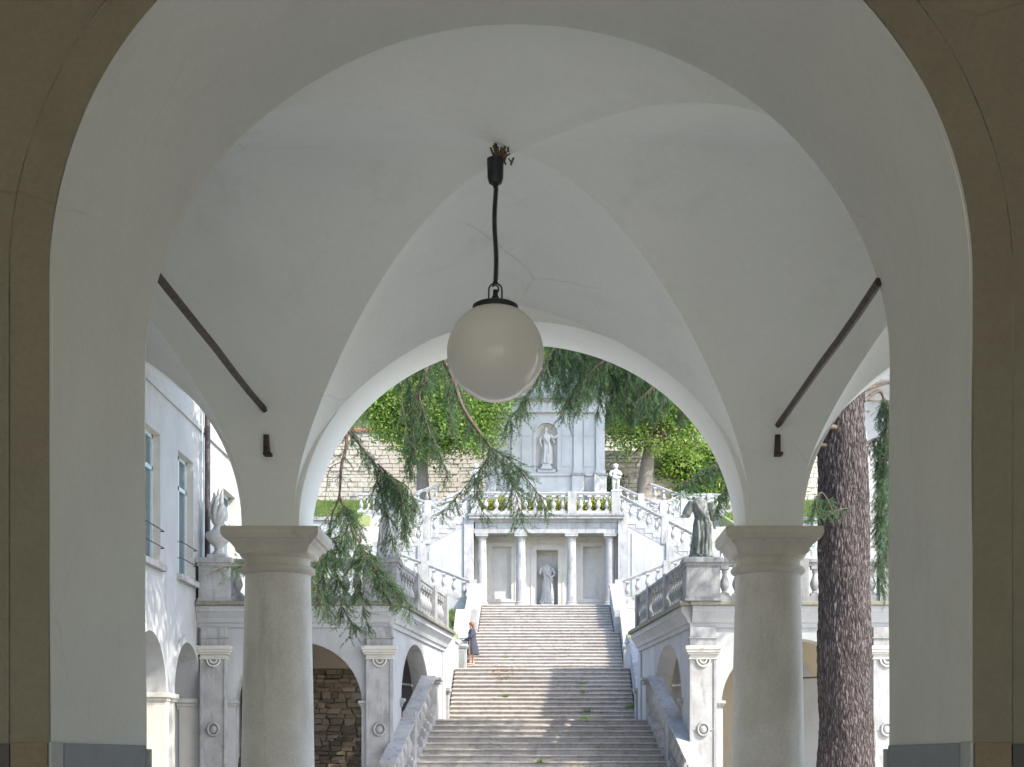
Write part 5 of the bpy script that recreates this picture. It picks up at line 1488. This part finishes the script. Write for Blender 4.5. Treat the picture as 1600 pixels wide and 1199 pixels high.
shrub('hedge', 'low yellow-green hedge behind the pavilion balustrade', [(-3.2, 3.5, 69.3, 70.2, 12.6, 13.75)], 14000, .07, 'hedge')
shrub('ivy', 'ivy spilling over the rubble wall by the leaning tree', [(7.4, 12.5, 92.0, 92.5, 19.3, 21.1), (8.4, 11.5, 91.9, 92.5, 18.0, 19.5)], 7000, .13, 'leaves', cat='ivy', clump=.3)
shrub('ivy', 'ivy tuft on the rubble wall next to the niche monument', [(3.7, 4.6, 92.1, 92.5, 17.2, 19.2)], 700, .11, 'leaves_dark', cat='ivy', clump=.25)
shrub('bush', 'leafy bush on the lawn beside the side building', [(-12.6, -10.0, 64, 66, 7.9, 11.2)], 5000, .10, 'leaves', cat='bush', clump=.3)
# grass blades over the lawns that show
gx = []
for s in (-1, 1):
    n = 16000
    x = s * rng.uniform(9.2, 16, n); y = rng.uniform(70, 84, n); z = 12.75 + (y - 70) * (3.45 / 14)
    gx.append(np.stack([x, y, z], 1))
    x = XC + s * rng.uniform(3.5, 7, n // 2); y = rng.uniform(44, 63.5, n // 2); z = np.where(y < 53, 4.95, 5.0 + (y - 53) * (2.9 / 10.5))
    gx.append(np.stack([x, y, z], 1))
gx = np.concatenate(gx)
n = len(gx)
sd2 = np.stack([np.full(n, .035), np.zeros(n), np.zeros(n)], 1)
tip = gx + np.stack([rng.normal(0, .05, n), rng.normal(-.05, .04, n), rng.uniform(.08, .25, n)], 1)
gv = np.stack([gx - sd2, gx + sd2, tip], 1).reshape(-1, 3)
M['blades'] = leafy('grass blades', [(.11, .17, .04), (.18, .25, .07), (.27, .31, .11)], transl=.4)
tag(np_mesh('grass', gv, np.arange(3 * n).reshape(n, 3), 'blades'), 'bright rough grass on the garden banks', 'grass', kind='stuff')

# ---------------------------------------------------------------- cedars
def trunk_mesh(pts, radii, name, parent, nz=420, na=150):
    p = cr([Vector(q) for q in pts], 12); k = len(p)
    zs = np.linspace(0, k - 1, nz)
    vs = []
    for j, f in enumerate(zs):
        i = min(k - 2, int(f)); t = f - i
        c = p[i].lerp(p[i + 1], t)
        q = f / (k - 1) * (len(radii) - 1); qi = min(len(radii) - 2, int(q)); r = radii[qi] + (radii[qi + 1] - radii[qi]) * (q - qi)
        for a in range(na):
            th = 2 * math.pi * a / na
            sx, sy = math.cos(th), math.sin(th)
            d1 = noise.voronoi(Vector((sx * r * 20, sy * r * 20, c.z * 3.8)))[0]
            crack = min(1.0, (d1[1] - d1[0]) * 2.6)
            e = .022 * crack + .016 * noise.noise((sx * r * 24, sy * r * 24, c.z * 9)) + .05 * noise.noise((sx * 1.2, sy * 1.2, c.z * .7))
            vs.append((c.x + sx * (r - .02 + e), c.y + sy * (r - .02 + e), c.z))
    idx = np.arange(nz * na).reshape(nz, na)
    f = np.stack([idx[:-1], np.roll(idx[:-1], -1, 1), np.roll(idx[1:], -1, 1), idx[1:]], -1).reshape(-1, 4)
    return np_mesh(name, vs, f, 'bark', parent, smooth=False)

class Cedar:
    def __init__(s, root):
        s.root = root; s.nv = []; s.wood = MB(); s.k = 1.35
    def needles(s, a, b, dens, ln=.030, wd=.0062):
        """needles along segments a->b (n,3)"""
        L_ = np.linalg.norm(b - a, axis=1)
        cnt = np.maximum(2, (L_ * dens).astype(int))
        i = np.repeat(np.arange(len(a)), cnt); m = len(i)
        t = rng.uniform(size=(m, 1))
        ax = unit(b - a)[i]
        c = a[i] + (b - a)[i] * t
        rd = rng.normal(size=(m, 3)); rd = unit(rd - ax * (rd * ax).sum(1, keepdims=True))
        d = unit(rd + ax * .55 + np.array([0, 0, .12]))
        side = unit(np.cross(d, rng.normal(size=(m, 3)))) * wd * .5
        l = ln * rng.uniform(.65, 1.2, (m, 1))
        s.nv.append(np.stack([c - side, c + side, c + d * l], 1).reshape(-1, 3))
    def limb(s, pts, r0, r1, start=.0, sec=16, slen=(.25, .75), droop=.55, dens=300, spread=1.0, hang=.0, tert=1.0, needle=.030, wd=.0062, side=None, name='branch'):
        p = cr([Vector(q) for q in pts], 8); k = len(p)
        MB().tube(p, [r0 + (r1 - r0) * (i / (k - 1)) ** .8 for i in range(k)], 7).build(name, 'twig', s.root, smooth=60)
        P_ = np.array([tuple(q) for q in p])
        seg = np.linalg.norm(np.diff(P_, axis=0), axis=1); cum = np.concatenate([[0], np.cumsum(seg)]); tot = cum[-1]
        n = int(tot * (1 - start) * sec * s.k)
        A, Bv, TA, TB = [], [], [], []
        for q in sorted(rng.uniform(start, 1, n)):
            x = q * tot; i = min(k - 2, max(0, np.searchsorted(cum, x) - 1)); f = (x - cum[i]) / max(1e-6, seg[i])
            o = P_[i] + (P_[i + 1] - P_[i]) * f
            tg = unit(P_[i + 1] - P_[i])
            rd = rng.normal(size=3); rd[2] *= .35
            rd = unit(rd - tg * rd.dot(tg))
            if side is not None: rd = unit(rd + np.array(side) * 1.0)
            d = unit(tg * .55 + rd * spread + np.array([0, 0, -droop]))
            L_ = rng.uniform(*slen) * (1 - .55 * q * q)
            m = max(3, int(L_ / .09)); pos = o.copy(); path = [pos.copy()]
            for _ in range(m):
                d = unit(d + np.array([0, 0, -.10 - hang]) + rng.normal(size=3) * .06)
                pos = pos + d * (L_ / m); path.append(pos.copy())
            path = np.array(path)
            s.wood.tube(path, [.006 * (1 - .7 * j / m) for j in range(m + 1)], 3, cap=False)
            A += list(path[:-1]); Bv += list(path[1:])
            nt = int(L_ / .062 * tert)
            ti = rng.integers(0, m, nt); tf = rng.uniform(size=(nt, 1))
            to = path[ti] + (path[ti + 1] - path[ti]) * tf
            tt = unit(path[ti + 1] - path[ti])
            r2 = rng.normal(size=(nt, 3)); r2[:, 2] *= .5; r2 = unit(r2 - tt * (r2 * tt).sum(1, keepdims=True))
            td = unit(tt * .8 + r2 * .75 + np.array([0, 0, -.22 - hang * .6]))
            tl = rng.uniform(.08, .27, (nt, 1))
            TA += list(to); TB += list(to + td * tl)
        if A: s.needles(np.array(A), np.array(Bv), dens, needle, wd)
        if TA: s.needles(np.array(TA), np.array(TB), dens, needle, wd)
    def shade(s, blobs, n, leaf=.2):
        """unseen upper crown cards, added and shaped to cast shade"""
        vs, f = leaf_quads(crown_points(blobs, n, .45, .2), leaf, asp=.22)
        np_mesh('unseen_upper_crown', vs, f, 'needles', s.root)
    def finish(s):
        v = np.concatenate(s.nv)
        np_mesh('foliage', v, np.arange(len(v)).reshape(-1, 3), 'needles', s.root)
        s.wood.build('twigs', 'twig', s.root, merge=False)

# cedar on the right, its trunk in full view
tb = P(1321, 1185, 27); tb.z = -.1
c2 = thing('cedar_tree', 'tall cedar with thick furrowed trunk in the courtyard', 'tree', tb)
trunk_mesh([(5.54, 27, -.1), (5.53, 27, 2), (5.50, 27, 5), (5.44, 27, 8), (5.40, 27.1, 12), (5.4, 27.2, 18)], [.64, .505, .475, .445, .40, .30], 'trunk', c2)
R_ = Cedar(c2)
o9 = Vector((5.44, 27, 9.4)); o11 = Vector((5.4, 27, 11.0))
R_.limb([o9, P(1180, 500, 26), P(1060, 520, 25.5), P(960, 555, 25), P(905, 600, 24.8), P(884, 640, 24.7)], .07, .012, .25, 26, (.35, 1.0), .8, hang=.25)
R_.limb([o11, P(1200, 430, 25.5), P(1040, 440, 24.5), P(930, 490, 24), P(870, 540, 24), P(835, 605, 24), P(790, 665, 24)], .07, .008, .3, 22, (.3, .8), .75, hang=.18)
R_.limb([o9 + Vector((0, 0, .8)), P(1200, 470, 28), P(1080, 500, 28.5), P(1000, 540, 29), P(950, 590, 29.3)], .06, .012, .25, 26, (.4, 1.1), .9, hang=.3)
R_.limb([o9, P(1200, 520, 25), P(1110, 555, 24.3), P(1040, 590, 24), P(1000, 625, 23.9)], .06, .01, .25, 26, (.35, .9), .8, hang=.25)
R_.limb([o11, P(1150, 420, 26.5), P(1000, 480, 26), P(930, 530, 26), P(900, 575, 26)], .06, .01, .35, 26, (.4, 1.0), .9, hang=.3)
R_.limb([o11, P(1100, 400, 27.5), P(960, 480, 28), P(900, 530, 28), P(855, 570, 28)], .06, .01, .35, 24, (.4, 1.0), .9, hang=.3)
for i, (x, y1) in enumerate(((858, 600), (872, 625), (890, 612), (905, 632), (922, 618), (938, 645), (955, 655), (972, 640), (990, 660), (1008, 640), (1026, 652), (1046, 632), (1066, 650), (1086, 640), (1106, 660), (880, 585), (930, 590), (980, 610), (1040, 600), (1090, 620))):
    dd = 24.2 + 4.6 * ((i * 37) % 11) / 10
    yt = 455 + 30 * ((i * 53) % 7) / 6
    R_.limb([P(x + 26, yt, dd), P(x + 14, yt + (y1 - yt) * .35, dd), P(x + 4, yt + (y1 - yt) * .7, dd), P(x - 4, y1, dd)], .014, .004, .1, 24, (.25, .6), .9, hang=.35, name='hanging_branch')
R_.limb([Vector((5.45, 26.8, 7.6)), P(1230, 660, 25.5), P(1160, 705, 25), P(1105, 735, 24.8), P(1062, 757, 24.7)], .05, .006, .35, 52, (.25, .6), .6, hang=.1)
R_.limb([Vector((5.45, 26.8, 7.3)), P(1230, 700, 26.5), P(1165, 740, 26.5), P(1130, 772, 26.5), P(1118, 800, 26.5)], .04, .006, .4, 40, (.25, .55), .6, hang=.15)
R_.limb([Vector((5.9, 27.2, 8.2)), P(1375, 612, 28), P(1385, 650, 28), P(1382, 720, 28), P(1378, 800, 28), P(1372, 880, 28)], .04, .006, .25, 34, (.25, .6), .6, hang=.2)
R_.limb([Vector((5.9, 27.2, 8.4)), P(1395, 600, 28.4), P(1400, 650, 28.4), P(1396, 760, 28.4), P(1385, 850, 28.4), P(1376, 925, 28.4)], .04, .006, .3, 34, (.25, .6), .6, hang=.2)
R_.limb([Vector((5.9, 27.4, 7.4)), P(1372, 690, 28.2), P(1376, 760, 28.2), P(1368, 840, 28.2)], .03, .005, .2, 34, (.2, .5), .6, hang=.2)
R_.limb([Vector((5.3, 26.6, 5.9)), P(1284, 770, 26.4), P(1272, 800, 26.3), P(1262, 855, 26.2)], .02, .004, .2, 30, (.12, .3), .6)
R_.limb([Vector((5.45, 26.5, 6.1)), P(1318, 795, 26.2), P(1303, 800, 26.1), P(1285, 808, 26.05)], .012, .004, .3, 34, (.08, .2), .4)
R_.shade([(5.4, 27.0, 14.5, 4.5, 4.5, 1.2), (5.2, 27.0, 17, 4.0, 4.0, 1.4), (5.4, 27, 20, 3.0, 3.0, 1.8), (2.8, 29.0, 12.6, 2.2, 2.5, .7), (8.6, 27.5, 13.0, 2.6, 3.0, .8), (5.6, 31.0, 13.2, 2.5, 2.5, .7)], 24000)
R_.finish()

# cedar on the left, trunk almost hidden behind the column
tb = Vector((-4.78, 26, -.1))
c1 = thing('cedar_tree', 'cedar half hidden behind the stone column, twigs drooping over the stair', 'tree', tb)
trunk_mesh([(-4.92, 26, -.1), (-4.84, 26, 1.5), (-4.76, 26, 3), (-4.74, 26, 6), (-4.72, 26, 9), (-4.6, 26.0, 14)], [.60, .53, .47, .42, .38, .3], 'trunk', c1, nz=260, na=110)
L1 = Cedar(c1); L1.k = .95
oL = Vector((-4.72, 26, 9.2)); oM = Vector((-4.72, 26, 8.0)); oH = Vector((-4.7, 26, 10.8))
# long bough sweeping to the pavilion
L1.limb([oH, P(560, 380, 24), P(640, 470, 23.2), P(700, 575, 22.8), P(725, 640, 22.6), P(765, 697, 22.5)], .06, .022, .42, 20, (.35, .9), .75, hang=.2)
L1.limb([P(765, 697, 22.5), P(800, 722, 22.4), P(826, 752, 22.3), P(846, 780, 22.3), P(860, 806, 22.3)], .016, .004, 0, 26, (.15, .5), .55, hang=.05)
L1.limb([P(765, 697, 22.5), P(790, 735, 22.3), P(803, 765, 22.2), P(812, 800, 22.2), P(818, 825, 22.2)], .012, .004, 0, 26, (.15, .5), .5, hang=.05)
L1.limb([P(768, 700, 22.5), P(760, 722, 22.6), P(742, 742, 22.7), P(715, 775, 22.8), P(690, 800, 22.8)], .012, .004, 0, 24, (.15, .5), .5, hang=.05)
L1.limb([P(755, 735, 22.7), P(745, 765, 22.7), P(752, 795, 22.7), P(766, 812, 22.7)], .01, .004, 0, 22, (.12, .35), .5)
# vertical strands
L1.limb([oH, P(560, 400, 24.5), P(640, 500, 24), P(668, 560, 23.8), P(652, 620, 23.7), P(645, 680, 23.7), P(640, 735, 23.7)], .05, .010, .5, 30, (.3, .75), .8, hang=.3)
L1.limb([P(654, 615, 23.7), P(668, 665, 23.5), P(690, 715, 23.4), P(700, 750, 23.4)], .012, .005, .1, 26, (.25, .6), .8, hang=.2)
for i, (x, y1) in enumerate(((632, 680), (664, 660), (706, 700), (648, 725))):
    dd = 23.0 + 2.5 * ((i * 37) % 11) / 10
    L1.limb([P(x - 22, 500, dd), P(x - 12, 500 + (y1 - 500) * .35, dd), P(x - 4, 500 + (y1 - 500) * .7, dd), P(x + 3, y1, dd)], .012, .004, .3, 12, (.15, .45), .9, hang=.3, name='hanging_branch')
L1.limb([oL, P(500, 560, 25), P(530, 650, 24.6), P(558, 690, 24.4), P(582, 720, 24.3), P(602, 745, 24.2), P(630, 770, 24.1)], .04, .010, .52, 26, (.2, .6), .6, hang=.1)
L1.limb([P(602, 735, 24.2), P(622, 765, 24.0), P(632, 800, 23.9), P(634, 835, 23.9)], .014, .005, 0, 42, (.3, .6), .7, hang=.35)
L1.limb([P(590, 725, 24.3), P(612, 745, 24.2), P(640, 765, 24.2), P(650, 800, 24.2)], .014, .005, 0, 42, (.3, .6), .7, hang=.35)
L1.limb([P(584, 718, 24.3), P(594, 770, 24.3), P(608, 820, 24.3), P(616, 860, 24.3)], .013, .005, .2, 22, (.2, .5), .6, hang=.15)
# nearly bare bough
L1.limb([oL, P(520, 580, 24.6), P(541, 680, 24.2), P(533, 730, 24.1), P(530, 775, 24.1), P(519, 805, 24.0), P(514, 842, 24.0)], .045, .010, .62, 7, (.15, .45), .5, dens=220)
L1.limb([P(533, 722, 24.1), P(518, 730, 24.0), P(512, 745, 24.0), P(508, 785, 24.0)], .010, .004, .3, 7, (.12, .3), .6, dens=200)
L1.limb([P(520, 800, 24.0), P(506, 815, 23.9), P(496, 832, 23.8), P(488, 850, 23.7)], .010, .005, .1, 14, (.12, .4), .6)
L1.limb([P(517, 820, 24.0), P(510, 870, 23.9), P(505, 920, 23.8), P(515, 965, 23.8)], .010, .004, 0, 28, (.2, .55), .6, hang=.05)
# low dark frond across the balustrade
L1.limb([P(530, 776, 24.1), P(545, 815, 23.6), P(566, 858, 23.2), P(592, 895, 23.0), P(620, 925, 22.9), P(646, 950, 22.9)], .018, .005, .1, 48, (.25, .6), .5, hang=.1)
L1.limb([P(566, 858, 23.2), P(560, 900, 23.2), P(568, 950, 23.2), P(576, 985, 23.2)], .010, .004, 0, 30, (.15, .45), .5)
L1.limb([P(545, 820, 23.6), P(525, 865, 23.5), P(528, 920, 23.5), P(540, 960, 23.5), P(560, 985, 23.5)], .010, .004, 0, 34, (.2, .5), .6)
L1.limb([P(536, 830, 23.8), P(500, 870, 23.4), P(494, 920, 23.3), P(505, 960, 23.3)], .010, .004, 0, 30, (.15, .45), .6)
L1.limb([P(590, 893, 23.0), P(598, 925, 22.9), P(612, 945, 22.9)], .008, .004, 0, 30, (.12, .3), .8, hang=.2)
L1.limb([Vector((-5.0, 25.9, 5.0)), P(370, 884, 24.5), P(345, 888, 24.3), P(322, 900, 24.2)], .015, .004, .35, 26, (.1, .25), .4)
L1.shade([(-4.8, 29.5, 11.6, 2.6, 3.2, .9), (-5.0, 23.5, 11.4, 2.4, 2.6, .9), (-4.2, 28.0, 13.4, 2.6, 3.5, 1.0), (-4.6, 26, 12.2, 3.2, 3.4, .8), (-4.6, 26, 14.5, 3.2, 3.2, 1.2), (-4.4, 25.5, 17, 2.2, 2.2, 1.6)], 32000)
L1.finish()
